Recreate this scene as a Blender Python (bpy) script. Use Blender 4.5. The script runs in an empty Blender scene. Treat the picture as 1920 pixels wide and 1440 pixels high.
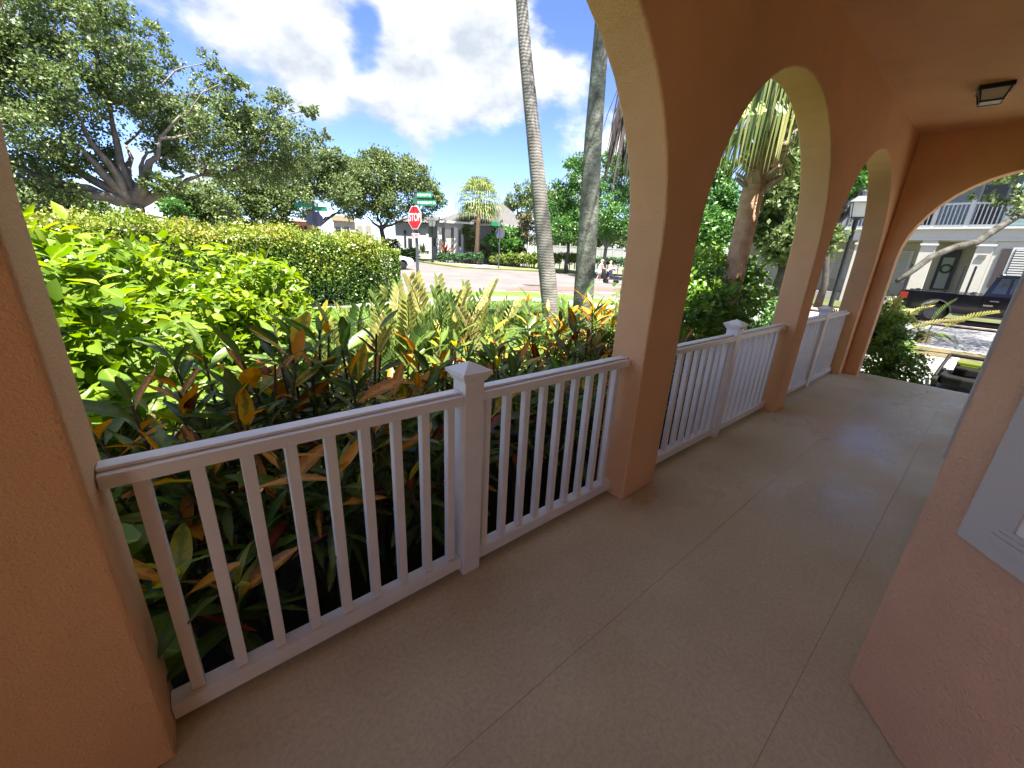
import bpy, bmesh, math, random
import numpy as np
from mathutils import Vector, Matrix
R = math.radians
rng = np.random.default_rng(7); random.seed(7)
S = bpy.context.scene; COL = S.collection

# ------------------------------------------------------------------ camera
F = 741.18; CH = 1.5
RM = np.array([[0.77018224, -0.16616661, 0.61579864],
               [-0.63600259, -0.27298502, 0.72178936],
               [0.04816651, -0.94755888, -0.31593061]])     # world axes in camera axes (right, down, forward)
cd = bpy.data.cameras.new('camera'); cam = bpy.data.objects.new('camera', cd); COL.objects.link(cam)
cd.sensor_width = 36; cd.lens = F / 1920 * 36; cd.clip_end = 2000; cd.clip_start = 0.02
M4 = Matrix.Identity(4)
for i in range(3):
    M4[i][0] = RM[i, 0]; M4[i][1] = -RM[i, 1]; M4[i][2] = -RM[i, 2]
M4[2][3] = CH; cam.matrix_world = M4; S.camera = cam

# ------------------------------------------------------------------ light
SUN_EL, SUN_DIR = 70.0, Vector((-0.42, -0.91))             # direction the sun stands in, seen from above
SUN_DIR.normalize()
sd = bpy.data.lights.new('sun', 'SUN'); so = bpy.data.objects.new('sun', sd); COL.objects.link(so)
sd.energy = 2.0; sd.angle = R(0.55); sd.color = (1.0, 0.95, 0.87)
tosun = Vector((SUN_DIR.x * math.cos(R(SUN_EL)), SUN_DIR.y * math.cos(R(SUN_EL)), math.sin(R(SUN_EL))))
so.rotation_euler = tosun.to_track_quat('Z', 'Y').to_euler(); so.location = (0, 0, 30)
W = bpy.data.worlds.new('World'); S.world = W; W.use_nodes = True
wn, wl = W.node_tree.nodes, W.node_tree.links
def N(nt, t, **k):
    n = nt.nodes.new(t)
    for a, v in k.items(): setattr(n, a, v)
    return n
wt = W.node_tree; wn.clear()
sky = N(wt, 'ShaderNodeTexSky'); sky.sky_type = 'NISHITA'; sky.sun_disc = False
sky.sun_elevation = R(SUN_EL); sky.sun_rotation = math.atan2(SUN_DIR.x, SUN_DIR.y); sky.air_density = 0.6; sky.dust_density = 0.1; sky.ozone_density = 2.5; sky.altitude = 300
bg1 = N(wt, 'ShaderNodeBackground'); bg1.inputs[1].default_value = 0.05
bg2 = N(wt, 'ShaderNodeBackground'); bg2.inputs[1].default_value = 0.112
mixs = N(wt, 'ShaderNodeMixShader'); wo = N(wt, 'ShaderNodeOutputWorld')
tc = N(wt, 'ShaderNodeTexCoord'); sep = N(wt, 'ShaderNodeSeparateXYZ')
wl.new(tc.outputs['Generated'], sep.inputs[0])
def mth(nt, op, a, b=None, c=None):
    n = nt.nodes.new('ShaderNodeMath'); n.operation = op
    for i, v in enumerate((a, b, c)):
        if v is None: continue
        if isinstance(v, (int, float)): n.inputs[i].default_value = v
        else: nt.links.new(v, n.inputs[i])
    return n.outputs[0]
# clouds: noise on the view direction, stretched sideways towards the horizon
comb = N(wt, 'ShaderNodeVectorMath'); comb.operation = 'MULTIPLY'; wl.new(tc.outputs['Generated'], comb.inputs[0]); comb.inputs[1].default_value = (1.7, 1.7, 2.9)
def noise(nt, vec, scale, detail=2.0, rough=0.5, off=(0, 0, 0)):
    m = nt.nodes.new('ShaderNodeMapping'); m.inputs['Location'].default_value = off
    nt.links.new(vec, m.inputs['Vector'])
    n = nt.nodes.new('ShaderNodeTexNoise'); n.inputs['Scale'].default_value = scale; n.inputs['Detail'].default_value = detail
    n.inputs['Roughness'].default_value = rough
    nt.links.new(m.outputs[0], n.inputs['Vector']); return n.outputs['Fac']
CO = (3.1, 1.7, 0.4)
n1 = noise(wt, comb.outputs[0], 1.7, 10, 0.56, CO)
cmb2 = N(wt, 'ShaderNodeVectorMath'); cmb2.operation = 'ADD'; wl.new(comb.outputs[0], cmb2.inputs[0]); cmb2.inputs[1].default_value = (-.03, -.05, .10)
n1b = noise(wt, cmb2.outputs[0], 1.7, 5, 0.55, CO)
cover = n1
def pdir(px, py):
    d = RM @ np.array([px - 960, py - 720, F]); return d / np.linalg.norm(d)
for px, py, k, amp in ((930, 190, 60, .13), (800, 60, 60, .10), (1050, 130, 70, .10), (560, 60, 30, .10), (600, 200, 60, .10), (420, 100, 40, .06), (790, 300, 500, .12), (740, 190, 200, .05),
                       (930, 320, 50, -.22), (640, 270, 60, -.12), (1065, 20, 200, -.12), (330, 60, 40, -.07), (480, 90, 300, -.08), (450, 20, 60, .05), (690, 30, 500, -.12), (680, 115, 700, -.10), (800, 340, 100, -.05)):
    d = pdir(px, py); v = N(wt, 'ShaderNodeVectorMath'); v.operation = 'DOT_PRODUCT'
    wl.new(tc.outputs['Generated'], v.inputs[0]); v.inputs[1].default_value = d
    g = mth(wt, 'POWER', mth(wt, 'MAXIMUM', v.outputs['Value'], 0.0), float(k * 4))
    cover = mth(wt, 'MULTIPLY_ADD', g, amp, cover)
rmp = N(wt, 'ShaderNodeValToRGB'); rmp.color_ramp.elements[0].position = 0.46; rmp.color_ramp.elements[1].position = 0.60
rmp.color_ramp.interpolation = 'EASE'
wl.new(cover, rmp.inputs[0])
n2 = mth(wt, 'ADD', mth(wt, 'MULTIPLY', mth(wt, 'SUBTRACT', n1, n1b), 1.5), 0.5)
crmp = N(wt, 'ShaderNodeValToRGB'); e = crmp.color_ramp.elements
e[0].position = 0.36; e[0].color = (.50, .55, .62, 1); e[1].position = 0.66; e[1].color = (1.0, 1.0, 1.0, 1)
wl.new(n2, crmp.inputs[0]); wl.new(crmp.outputs[0], bg2.inputs[0])
hsv = N(wt, 'ShaderNodeHueSaturation'); hsv.inputs['Saturation'].default_value = 1.12; hsv.inputs['Value'].default_value = .72; hsv.inputs['Hue'].default_value = .517
wl.new(sky.outputs[0], hsv.inputs['Color']); wl.new(hsv.outputs[0], bg1.inputs[0]); wl.new(rmp.outputs[0], mixs.inputs[0]); wl.new(bg1.outputs[0], mixs.inputs[1]); wl.new(bg2.outputs[0], mixs.inputs[2])
wl.new(mixs.outputs[0], wo.inputs[0])
vs = S.view_settings; vs.view_transform = 'Standard'; vs.look = 'None'; vs.gamma = 1; vs.use_curve_mapping = False; vs.exposure = 3.68
S.render.engine = 'CYCLES'; S.cycles.max_bounces = 14; S.cycles.diffuse_bounces = 9; S.cycles.transmission_bounces = 6; S.cycles.transparent_max_bounces = 8

# ------------------------------------------------------------------ pixel -> place
def ray(px, py): return RM @ np.array([px - 960.0, py - 720.0, F])
def at(px, py, r):
    d = ray(px, py); t = r / math.hypot(d[0], d[1]); return Vector((d[0] * t, d[1] * t, CH + d[2] * t))
def onx(px, py, X):
    d = ray(px, py); t = X / d[0]; return (d[1] * t, CH + d[2] * t)
def ony(px, py, Y):
    d = ray(px, py); t = Y / d[1]; return Vector((d[0] * t, Y, CH + d[2] * t))
def depth(p): return float((RM.T @ np.array([p[0], p[1], p[2] - CH]))[2])
def zroad(y):
    t = min(1.0, max(0.0, (y - 18) / 24)); return -0.42 + 0.9 * t
def zlawn(y): return zroad(y) + 0.12

# ------------------------------------------------------------------ materials
def mat(name, col, rough=0.6, spec=0.4, metal=0.0, var=0.0, vscale=3.0, bump=0.0, bscale=60.0, col2=None, coat=0.0, bdist=0.01, vdetail=4):
    m = bpy.data.materials.new(name); m.use_nodes = True; nt = m.node_tree; b = nt.nodes['Principled BSDF']
    b.inputs['Base Color'].default_value = (*col, 1); b.inputs['Roughness'].default_value = rough
    b.inputs['Specular IOR Level'].default_value = spec; b.inputs['Metallic'].default_value = metal; b.inputs['Coat Weight'].default_value = coat
    t = nt.nodes.new('ShaderNodeTexCoord')
    if var or col2:
        f = noise(nt, t.outputs['Object'], vscale, vdetail, 0.6)
        r = nt.nodes.new('ShaderNodeValToRGB'); r.color_ramp.elements[0].position = .32; r.color_ramp.elements[1].position = .68
        c2 = col2 if col2 else tuple(c * (1 + var) for c in col); c1 = col if col2 else tuple(c * (1 - var) for c in col)
        r.color_ramp.elements[0].color = (*c1, 1); r.color_ramp.elements[1].color = (*c2, 1)
        nt.links.new(f, r.inputs[0]); nt.links.new(r.outputs[0], b.inputs['Base Color'])
    if bump:
        f = noise(nt, t.outputs['Object'], bscale, 4, 0.6)
        bp = nt.nodes.new('ShaderNodeBump'); bp.inputs['Strength'].default_value = bump; bp.inputs['Distance'].default_value = bdist
        nt.links.new(f, bp.inputs['Height']); nt.links.new(bp.outputs[0], b.inputs['Normal'])
    return m
def leafmat(name, cols, trans=0.3, rough=0.45, obj=False, vein=None, spec=0.4, blotch=.85):
    """leaf: per-leaf tint from the face attribute 'rnd' (or the object's random), front and back light"""
    m = bpy.data.materials.new(name); m.use_nodes = True; nt = m.node_tree; b = nt.nodes['Principled BSDF']; o = nt.nodes['Material Output']
    if obj: s = nt.nodes.new('ShaderNodeObjectInfo').outputs['Random']
    else:
        a = nt.nodes.new('ShaderNodeAttribute'); a.attribute_name = 'rnd'; s = a.outputs['Fac']
    r = nt.nodes.new('ShaderNodeValToRGB'); cr = r.color_ramp
    while len(cr.elements) < len(cols): cr.elements.new(0.5)
    for i, c in enumerate(cols):
        cr.elements[i].position = i / (len(cols) - 1); cr.elements[i].color = (*c, 1)
    nt.links.new(s, r.inputs[0]); out = r.outputs[0]
    if vein:
        t = nt.nodes.new('ShaderNodeTexCoord'); sp = nt.nodes.new('ShaderNodeSeparateXYZ'); nt.links.new(t.outputs['Object'], sp.inputs[0])
        ay = mth(nt, 'ABSOLUTE', sp.outputs[1])
        nz = noise(nt, t.outputs['Object'], 9.0, 3, 0.6)
        w = mth(nt, 'MULTIPLY_ADD', nz, -0.24, mth(nt, 'MULTIPLY', ay, 1.0))
        f = nt.nodes.new('ShaderNodeMapRange'); f.inputs[1].default_value = -0.11; f.inputs[2].default_value = -0.075; f.inputs[3].default_value = 1; f.inputs[4].default_value = 0
        nt.links.new(w, f.inputs[0])
        rib = mth(nt, 'LESS_THAN', ay, 0.014)
        k = mth(nt, 'MAXIMUM', mth(nt, 'MULTIPLY', f.outputs[0], blotch), mth(nt, 'MULTIPLY', rib, 0.8))
        mx = nt.nodes.new('ShaderNodeMix'); mx.data_type = 'RGBA'
        nt.links.new(k, mx.inputs['Factor']); nt.links.new(out, mx.inputs['A']); mx.inputs['B'].default_value = (*vein, 1); out = mx.outputs['Result']
    nt.links.new(out, b.inputs['Base Color']); b.inputs['Roughness'].default_value = rough; b.inputs['Specular IOR Level'].default_value = spec
    tr = nt.nodes.new('ShaderNodeBsdfTranslucent')
    hs = nt.nodes.new('ShaderNodeHueSaturation'); hs.inputs['Saturation'].default_value = 1.1; hs.inputs['Value'].default_value = 1.5
    nt.links.new(out, hs.inputs['Color']); nt.links.new(hs.outputs[0], tr.inputs['Color'])
    mx = nt.nodes.new('ShaderNodeMixShader'); mx.inputs[0].default_value = trans
    nt.links.new(b.outputs[0], mx.inputs[1]); nt.links.new(tr.outputs[0], mx.inputs[2]); nt.links.new(mx.outputs[0], o.inputs[0])
    return m
STUCCO = mat('peach_stucco', (.78, .465, .245), .85, .2, var=.09, vscale=1.1, bump=.75, bscale=120, bdist=.010)
STUCCO_R = mat('rough_peach_stucco', (.79, .50, .33), .85, .2, var=.09, vscale=1.6, bump=.9, bscale=95, bdist=.013)
BAND = mat('grey_white_stucco_band', (.57, .555, .53), .8, .2, bump=.5, bscale=90, bdist=.006)
WHITE = mat('white_vinyl', (.80, .795, .775), .35, .5, var=.05, vscale=7)
FLOORM = mat('sealed_concrete', (.53, .475, .325), .3, .28, col2=(.65, .60, .43), vscale=1.3, bump=.12, bscale=45, bdist=.004, vdetail=8)
_nt = FLOORM.node_tree; _cr = [n for n in _nt.nodes if n.type == 'VALTORGB'][0]; _bb = _nt.nodes['Principled BSDF']; _tt = [n for n in _nt.nodes if n.type == 'TEX_COORD'][0]
_sp = noise(_nt, _tt.outputs['Object'], 60, 8, .7, (1, 2, 3)); _sr = _nt.nodes.new('ShaderNodeValToRGB'); _sr.color_ramp.elements[0].position = .36; _sr.color_ramp.elements[0].color = (.70, .69, .67, 1); _sr.color_ramp.elements[1].position = .58; _sr.color_ramp.elements[1].color = (1, 1, 1, 1)
_nt.links.new(_sp, _sr.inputs[0]); _mx = _nt.nodes.new('ShaderNodeMix'); _mx.data_type = 'RGBA'; _mx.blend_type = 'MULTIPLY'; _mx.inputs['Factor'].default_value = .6
_nt.links.new(_cr.outputs[0], _mx.inputs['A']); _nt.links.new(_sr.outputs[0], _mx.inputs['B']); _nt.links.new(_mx.outputs['Result'], _bb.inputs['Base Color'])
_nt = FLOORM.node_tree; _b = _nt.nodes['Principled BSDF']; _t = [n for n in _nt.nodes if n.type == 'TEX_COORD'][0]
_f = noise(_nt, _t.outputs['Object'], 1.1, 5, .62, (4, 2, 0)); _r = _nt.nodes.new('ShaderNodeMapRange')
_r.inputs[1].default_value = .38; _r.inputs[2].default_value = .62; _r.inputs[3].default_value = .25; _r.inputs[4].default_value = .58
_nt.links.new(_f, _r.inputs[0]); _nt.links.new(_r.outputs[0], _b.inputs['Roughness'])
BLACK = mat('black_metal', (.012, .012, .013), .4, .5)
DARKG = mat('dark_grey_metal', (.06, .065, .075), .45, .4)
GLASSF = mat('frosted_lamp_glass', (.62, .62, .58), .3, .5)
GLASSD = mat('dark_window_glass', (.02, .025, .03), .06, .6)
TRUNKP = mat('ringed_palm_bark', (.10, .093, .083), .85, .2, col2=(.24, .225, .205), vscale=3.5, bump=.22, bscale=30, bdist=.02)
for m_, sc_ in ((TRUNKP, 30.0),):
    nt = m_.node_tree; bp = [n for n in nt.nodes if n.type == 'BUMP'][0]; t = [n for n in nt.nodes if n.type == 'TEX_COORD'][0]
    wv = nt.nodes.new('ShaderNodeTexWave'); wv.bands_direction = 'Z'; wv.inputs['Scale'].default_value = sc_ / 6.28 * 1.3; wv.inputs['Distortion'].default_value = 3.2; wv.inputs['Detail'].default_value = 2; wv.inputs['Detail Scale'].default_value = 2
    nt.links.new(t.outputs['Object'], wv.inputs['Vector']); nt.links.new(wv.outputs['Fac'], bp.inputs['Height'])
    b = nt.nodes['Principled BSDF']; old = b.inputs['Base Color'].links[0].from_socket
    mx = nt.nodes.new('ShaderNodeMix'); mx.data_type = 'RGBA'; mx.blend_type = 'MULTIPLY'; mx.inputs['Factor'].default_value = .12
    nt.links.new(old, mx.inputs['A']); nt.links.new(wv.outputs['Color'], mx.inputs['B']); nt.links.new(mx.outputs['Result'], b.inputs['Base Color'])
TRUNKM = mat('mossy_palm_bark', (.06, .06, .05), .9, .2, col2=(.19, .205, .17), vscale=6, bump=.7, bscale=22, bdist=.03)
SABAL = mat('brown_boot_bark', (.40, .235, .145), .9, .2, col2=(.56, .38, .26), vscale=9, bump=.8, bscale=25, bdist=.03)
BARK = mat('grey_oak_bark', (.12, .10, .085), .9, .2, col2=(.21, .18, .155), vscale=3, bump=.6, bscale=18, bdist=.03)
BARKD = mat('dark_bark', (.07, .06, .05), .9, .2, var=.3, vscale=5, bump=.5, bscale=25, bdist=.02)
STEM = mat('plant_stem', (.10, .085, .055), .8, .2, var=.3, vscale=8)
LICHEN = mat('lichen_bark', (.022, .018, .015), .9, .2, col2=(.10, .10, .082), vscale=6, bump=.5, bscale=25, bdist=.02)
OAK = leafmat('oak_leaf', [(.045, .07, .022), (.085, .125, .038), (.13, .175, .055), (.18, .22, .085)], .27, .45)
OAKB = leafmat('bright_tree_leaf', [(.03, .08, .02), (.06, .15, .03), (.09, .20, .045), (.13, .24, .06)], .3, .42)
HEDGEL = leafmat('hedge_leaf', [(.02, .05, .012), (.06, .12, .018), (.14, .20, .025), (.26, .30, .035), (.24, .17, .05)], .25, .3, spec=.5)
HEDGEG = leafmat('clipped_hedge_leaf', [(.03, .08, .03), (.06, .13, .05), (.08, .17, .06)], .25, .45)
HEDGEY = leafmat('yellow_hedge_leaf', [(.07, .12, .025), (.16, .22, .04), (.24, .28, .05)], .25, .45)
LIME = leafmat('lime_shrub_leaf', [(.055, .12, .01), (.11, .19, .013), (.17, .25, .018), (.24, .30, .028)], .42, .42)
LIMEO = leafmat('lime_large_leaf', [(.06, .13, .01), (.12, .21, .013), (.18, .27, .018), (.25, .31, .025)], .42, .42, obj=True, vein=(.33, .40, .09), blotch=.25)
YELG = leafmat('yellow_green_leaf', [(.03, .08, .02), (.08, .17, .025), (.15, .26, .03), (.24, .32, .04)], .32, .35)
ZAM = leafmat('cycad_leaf', [(.07, .13, .035), (.13, .19, .045), (.30, .30, .08), (.46, .40, .17)], .35, .4, obj=True)
FANL = leafmat('fan_palm_leaf', [(.07, .12, .035), (.14, .20, .055), (.26, .30, .10), (.40, .40, .16)], .25, .45)
DEADL = leafmat('dead_frond', [(.02, .015, .014), (.04, .03, .026), (.07, .05, .04)], .15, .7)
DEADT = leafmat('tan_dead_leaf', [(.16, .11, .07), (.34, .26, .17), (.50, .42, .30)], .2, .7)
REDL = leafmat('red_shrub_leaf', [(.06, .02, .02), (.14, .045, .03), (.25, .08, .035)], .25, .5)
CROT = [leafmat('croton_green_leaf', [(.03, .065, .02), (.055, .11, .03), (.09, .15, .035)], .25, .28, obj=True, vein=(.14, .16, .03), spec=.3),
        leafmat('croton_orange_leaf', [(.12, .055, .015), (.42, .16, .02), (.62, .24, .02)], .3, .35, obj=True, vein=(.66, .28, .03), spec=.3),
        leafmat('croton_red_leaf', [(.03, .012, .012), (.09, .02, .018), (.17, .03, .022)], .28, .3, obj=True, vein=(.34, .07, .03), spec=.3),
        leafmat('croton_yellow_leaf', [(.26, .29, .03), (.55, .43, .03), (.64, .40, .03)], .38, .35, obj=True, vein=(.18, .22, .03), spec=.3),
        leafmat('croton_lime_leaf', [(.05, .13, .02), (.10, .2, .03), (.14, .24, .03)], .35, .3, obj=True, vein=(.2, .27, .06), spec=.3)]

# ------------------------------------------------------------------ builders
def tag(o, label=None, cat=None, group=None, kind=None):
    for k, v in (('label', label), ('category', cat), ('group', group), ('kind', kind)):
        if v: o[k] = v
    return o
def empty(name, loc=(0, 0, 0), rz=0.0, label=None, cat=None, group=None):
    o = bpy.data.objects.new(name, None); COL.objects.link(o); o.location = loc; o.rotation_euler = (0, 0, rz)
    return tag(o, label, cat, group)
def link(name, me, parent=None, loc=None, rot=None):
    o = bpy.data.objects.new(name, me); COL.objects.link(o)
    if parent: o.parent = parent
    if loc is not None: o.location = loc
    if rot is not None: o.rotation_euler = rot
    return o
class MB:
    def __init__(s): s.v = []; s.f = []; s.m = []
    def add(s, vs, fs, mi=0):
        n = len(s.v); s.v += [tuple(v) for v in vs]; s.f += [tuple(i + n for i in f) for f in fs]; s.m += [mi] * len(fs); return s
    def box(s, x0, x1, y0, y1, z0, z1, mi=0):
        vs = [(x, y, z) for z in (z0, z1) for y in (y0, y1) for x in (x0, x1)]
        return s.add(vs, [(0, 2, 3, 1), (4, 5, 7, 6), (0, 1, 5, 4), (2, 6, 7, 3), (0, 4, 6, 2), (1, 3, 7, 5)], mi)
    def frus(s, c, a, b, z0, z1, mi=0):           # a, b = half sizes (x, y) at z0, z1
        vs = [(c[0] + sx * h[0], c[1] + sy * h[1], z) for z, h in ((z0, a), (z1, b)) for sy in (-1, 1) for sx in (-1, 1)]
        return s.add(vs, [(0, 2, 3, 1), (4, 5, 7, 6), (0, 1, 5, 4), (2, 6, 7, 3), (0, 4, 6, 2), (1, 3, 7, 5)], mi)
    def tube(s, pts, rad, n=8, mi=0, cap=True):
        pts = [Vector(p) for p in pts]; k = len(pts); rad = list(rad) if hasattr(rad, '__len__') else [rad] * k
        vs = []; up = None
        for i, p in enumerate(pts):
            d = (pts[min(i + 1, k - 1)] - pts[max(i - 1, 0)]).normalized()
            if up is None: up = d.orthogonal().normalized()
            up = (up - d * up.dot(d)); up = up.normalized() if up.length > 1e-6 else d.orthogonal().normalized()
            w = d.cross(up)
            for j in range(n):
                a = 2 * math.pi * j / n; vs.append(p + (up * math.cos(a) + w * math.sin(a)) * rad[i])
        fs = [(i * n + j, i * n + (j + 1) % n, (i + 1) * n + (j + 1) % n, (i + 1) * n + j) for i in range(k - 1) for j in range(n)]
        if cap: fs += [tuple(range(n - 1, -1, -1)), tuple((k - 1) * n + j for j in range(n))]
        return s.add(vs, fs, mi)
    def cyl(s, c, r, z0, z1, n=16, mi=0, r2=None):
        return s.tube([(c[0], c[1], z0), (c[0], c[1], z1)], [r, r if r2 is None else r2], n, mi)
    def lathe(s, prof, n=16, c=(0, 0), mi=0):
        return s.tube2([(c[0], c[1], z) for r, z in prof], [r for r, z in prof], n, mi)
    def tube2(s, pts, rad, n, mi=0):
        vs = []; k = len(pts)
        for p, r in zip(pts, rad):
            for j in range(n):
                a = 2 * math.pi * j / n; vs.append((p[0] + r * math.cos(a), p[1] + r * math.sin(a), p[2]))
        fs = [(i * n + j, i * n + (j + 1) % n, (i + 1) * n + (j + 1) % n, (i + 1) * n + j) for i in range(k - 1) for j in range(n)]
        fs += [tuple(range(n - 1, -1, -1)), tuple((k - 1) * n + j for j in range(n))]
        return s.add(vs, fs, mi)
    def prism(s, poly, d, axis='y', d0=0.0, mi=0):   # polygon in the two other axes, from d0 to d along axis
        def P(a, b, c): return {'y': (a, c, b), 'x': (c, a, b), 'z': (a, b, c)}[axis]
        n = len(poly); vs = [P(a, b, d0) for a, b in poly] + [P(a, b, d) for a, b in poly]
        fs = [tuple(range(n - 1, -1, -1)), tuple(range(n, 2 * n))] + [(i, (i + 1) % n, n + (i + 1) % n, n + i) for i in range(n)]
        return s.add(vs, fs, mi)
    def ball(s, c, r, sc=(1, 1, 1), n=12, mi=0):
        k = n // 2; vs = []
        for i in range(k + 1):
            t = math.pi * i / k
            for j in range(n):
                a = 2 * math.pi * j / n
                vs.append((c[0] + r * sc[0] * math.sin(t) * math.cos(a), c[1] + r * sc[1] * math.sin(t) * math.sin(a), c[2] + r * sc[2] * math.cos(t)))
        return s.add(vs, [(i * n + j, (i + 1) * n + j, (i + 1) * n + (j + 1) % n, i * n + (j + 1) % n) for i in range(k) for j in range(n)], mi)
    def mesh(s, name, mats, smooth=False, bevel=0.0, segs=2, tri=False):
        me = bpy.data.meshes.new(name); me.from_pydata(s.v, [], s.f)
        for m in (mats if isinstance(mats, (list, tuple)) else [mats]): me.materials.append(m)
        me.polygons.foreach_set('material_index', s.m)
        bm = bmesh.new(); bm.from_mesh(me)
        bmesh.ops.recalc_face_normals(bm, faces=bm.faces)
        if bevel:
            bmesh.ops.remove_doubles(bm, verts=bm.verts, dist=1e-5)
            es = [e for e in bm.edges if len(e.link_faces) == 2 and e.calc_face_angle(0) > R(28)]
            bmesh.ops.bevel(bm, geom=es, offset=bevel, segments=segs, profile=.6, affect='EDGES', clamp_overlap=True)
        if tri: bmesh.ops.triangulate(bm, faces=[f for f in bm.faces if len(f.verts) > 4])
        bm.to_mesh(me); bm.free()
        if smooth:
            me.polygons.foreach_set('use_smooth', [True] * len(me.polygons))
        return me
    def build(s, name, mats, parent=None, loc=None, rot=None, **k): return link(name, s.mesh(name, mats, **k), parent, loc, rot)

def leafmesh(name, C, D, Nn, L, Wd, m, extra=None):
    """many small folded leaves, 2 triangles each; arrays (n,3),(n,3),(n,3),(n),(n)"""
    n = len(C); D = D / np.linalg.norm(D, axis=1, keepdims=True)
    Sd = np.cross(D, Nn); Sd /= np.linalg.norm(Sd, axis=1, keepdims=True) + 1e-9; Up = np.cross(Sd, D)
    L = L[:, None]; Wd = Wd[:, None]
    V = np.empty((n, 4, 3), np.float32)
    V[:, 0] = C; V[:, 2] = C + D * L
    V[:, 1] = C + D * L * .5 + Sd * Wd * .5 + Up * Wd * .18; V[:, 3] = C + D * L * .5 - Sd * Wd * .5 + Up * Wd * .18
    me = bpy.data.meshes.new(name); base = (np.arange(n) * 4)[:, None]
    T = np.concatenate([base + [0, 1, 2], base + [0, 2, 3]], 1).reshape(-1).astype(np.int32)
    me.vertices.add(4 * n); me.vertices.foreach_set('co', V.reshape(-1))
    me.loops.add(6 * n); me.loops.foreach_set('vertex_index', T)
    me.polygons.add(2 * n); me.polygons.foreach_set('loop_start', np.arange(0, 6 * n, 3, dtype=np.int32))
    me.update(calc_edges=True)
    a = me.attributes.new('rnd', 'FLOAT', 'FACE'); a.data.foreach_set('value', np.repeat(rng.random(n) if extra is None else extra, 2).astype(np.float32))
    me.materials.append(m); return me
def finemesh(name, C, D, Nn, L, Wd, m, extra=None):
    n = len(C); D = D / np.linalg.norm(D, axis=1, keepdims=True)
    Sd = np.cross(D, Nn); Sd /= np.linalg.norm(Sd, axis=1, keepdims=True) + 1e-9; Up = np.cross(Sd, D); L = L[:, None]; Wd = Wd[:, None]; dr = rng.uniform(.02, .3, n)[:, None]
    V = np.empty((n, 8, 3), np.float32)
    def P(t, w): return C + D * L * t + Sd * Wd * w + Up * (np.abs(w) * Wd * .35 - L * dr * t * t)
    for i, (t, w) in enumerate(((0, 0), (.28, .42), (.28, 0), (.28, -.42), (.65, .40), (.65, 0), (.65, -.40), (1, 0))): V[:, i] = P(t, w)
    me = bpy.data.meshes.new(name); b_ = (np.arange(n) * 8)[:, None]
    T = np.concatenate([b_ + q for q in ([0, 2, 1], [0, 3, 2], [1, 2, 5], [1, 5, 4], [2, 3, 6], [2, 6, 5], [4, 5, 7], [5, 6, 7])], 1).reshape(-1).astype(np.int32)
    me.vertices.add(8 * n); me.vertices.foreach_set('co', V.reshape(-1)); me.loops.add(24 * n); me.loops.foreach_set('vertex_index', T)
    me.polygons.add(8 * n); me.polygons.foreach_set('loop_start', np.arange(0, 24 * n, 3, dtype=np.int32)); me.update(calc_edges=True)
    a = me.attributes.new('rnd', 'FLOAT', 'FACE'); a.data.foreach_set('value', np.repeat(rng.random(n) if extra is None else extra, 8).astype(np.float32))
    me.polygons.foreach_set('use_smooth', [True] * (8 * n)); me.materials.append(m); return me
def unit(n):
    v = rng.normal(size=(n, 3)); return v / np.linalg.norm(v, axis=1, keepdims=True)
def lobe_leaves(lobes, n, L, sub=0.3, squash=.85, up=.5, inner=.45):
    """clumped leaves over ellipsoid lobes; lobes = list of (x,y,z,r); returns arrays"""
    lobes = np.array(lobes, float); w = lobes[:, 3] ** 2; idx = rng.choice(len(lobes), size=max(8, n // 26), p=w / w.sum())
    k = len(idx); u = unit(k); rad = (inner + (1 - inner) * rng.random(k) ** .6)[:, None] * lobes[idx, 3:4]
    cc = lobes[idx, :3] + u * rad * np.array([1, 1, squash]); cr = lobes[idx, 3] * sub * (.6 + .8 * rng.random(k))
    ii = rng.integers(0, k, n)
    C = cc[ii] + rng.normal(size=(n, 3)) * cr[ii][:, None] * np.array([.62, .62, .4])
    D = unit(n) * .9 + u[ii] * .5; Nn = unit(n) * .8 + np.array([0, 0, up]) + u[ii] * .4
    ln = L * (.65 + .7 * rng.random(n)); tone = np.clip(.15 + .55 * rng.random(k)[ii] + .45 * (rng.random(n) - .3), 0, 1)
    return C, D, Nn, ln, ln * (.5 + .25 * rng.random(n)), tone
def foliage(name, lobes, n, L, m, parent, fine=False, **k):
    C, D, Nn, l, w, t = lobe_leaves(lobes, n, L, **k)
    o = link(name, (finemesh if fine else leafmesh)(name, C, D, Nn, l, w, m, t), parent); return o
def pxl(spec, r, jit=1.5, rs=1.0):
    out = []
    for px, py, rp in spec:
        p = at(px, py, r + random.uniform(-jit, jit)); out.append((p.x, p.y, p.z, rp / F * depth(p) * rs))
    return out
def wander(a, b, n, amt):
    a, b = Vector(a), Vector(b); L = (b - a).length
    return [a.lerp(b, i / (n - 1)) + (Vector((random.uniform(-1, 1), random.uniform(-1, 1), random.uniform(-1, 1))) * amt * L if 0 < i < n - 1 else Vector()) for i in range(n)]
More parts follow.
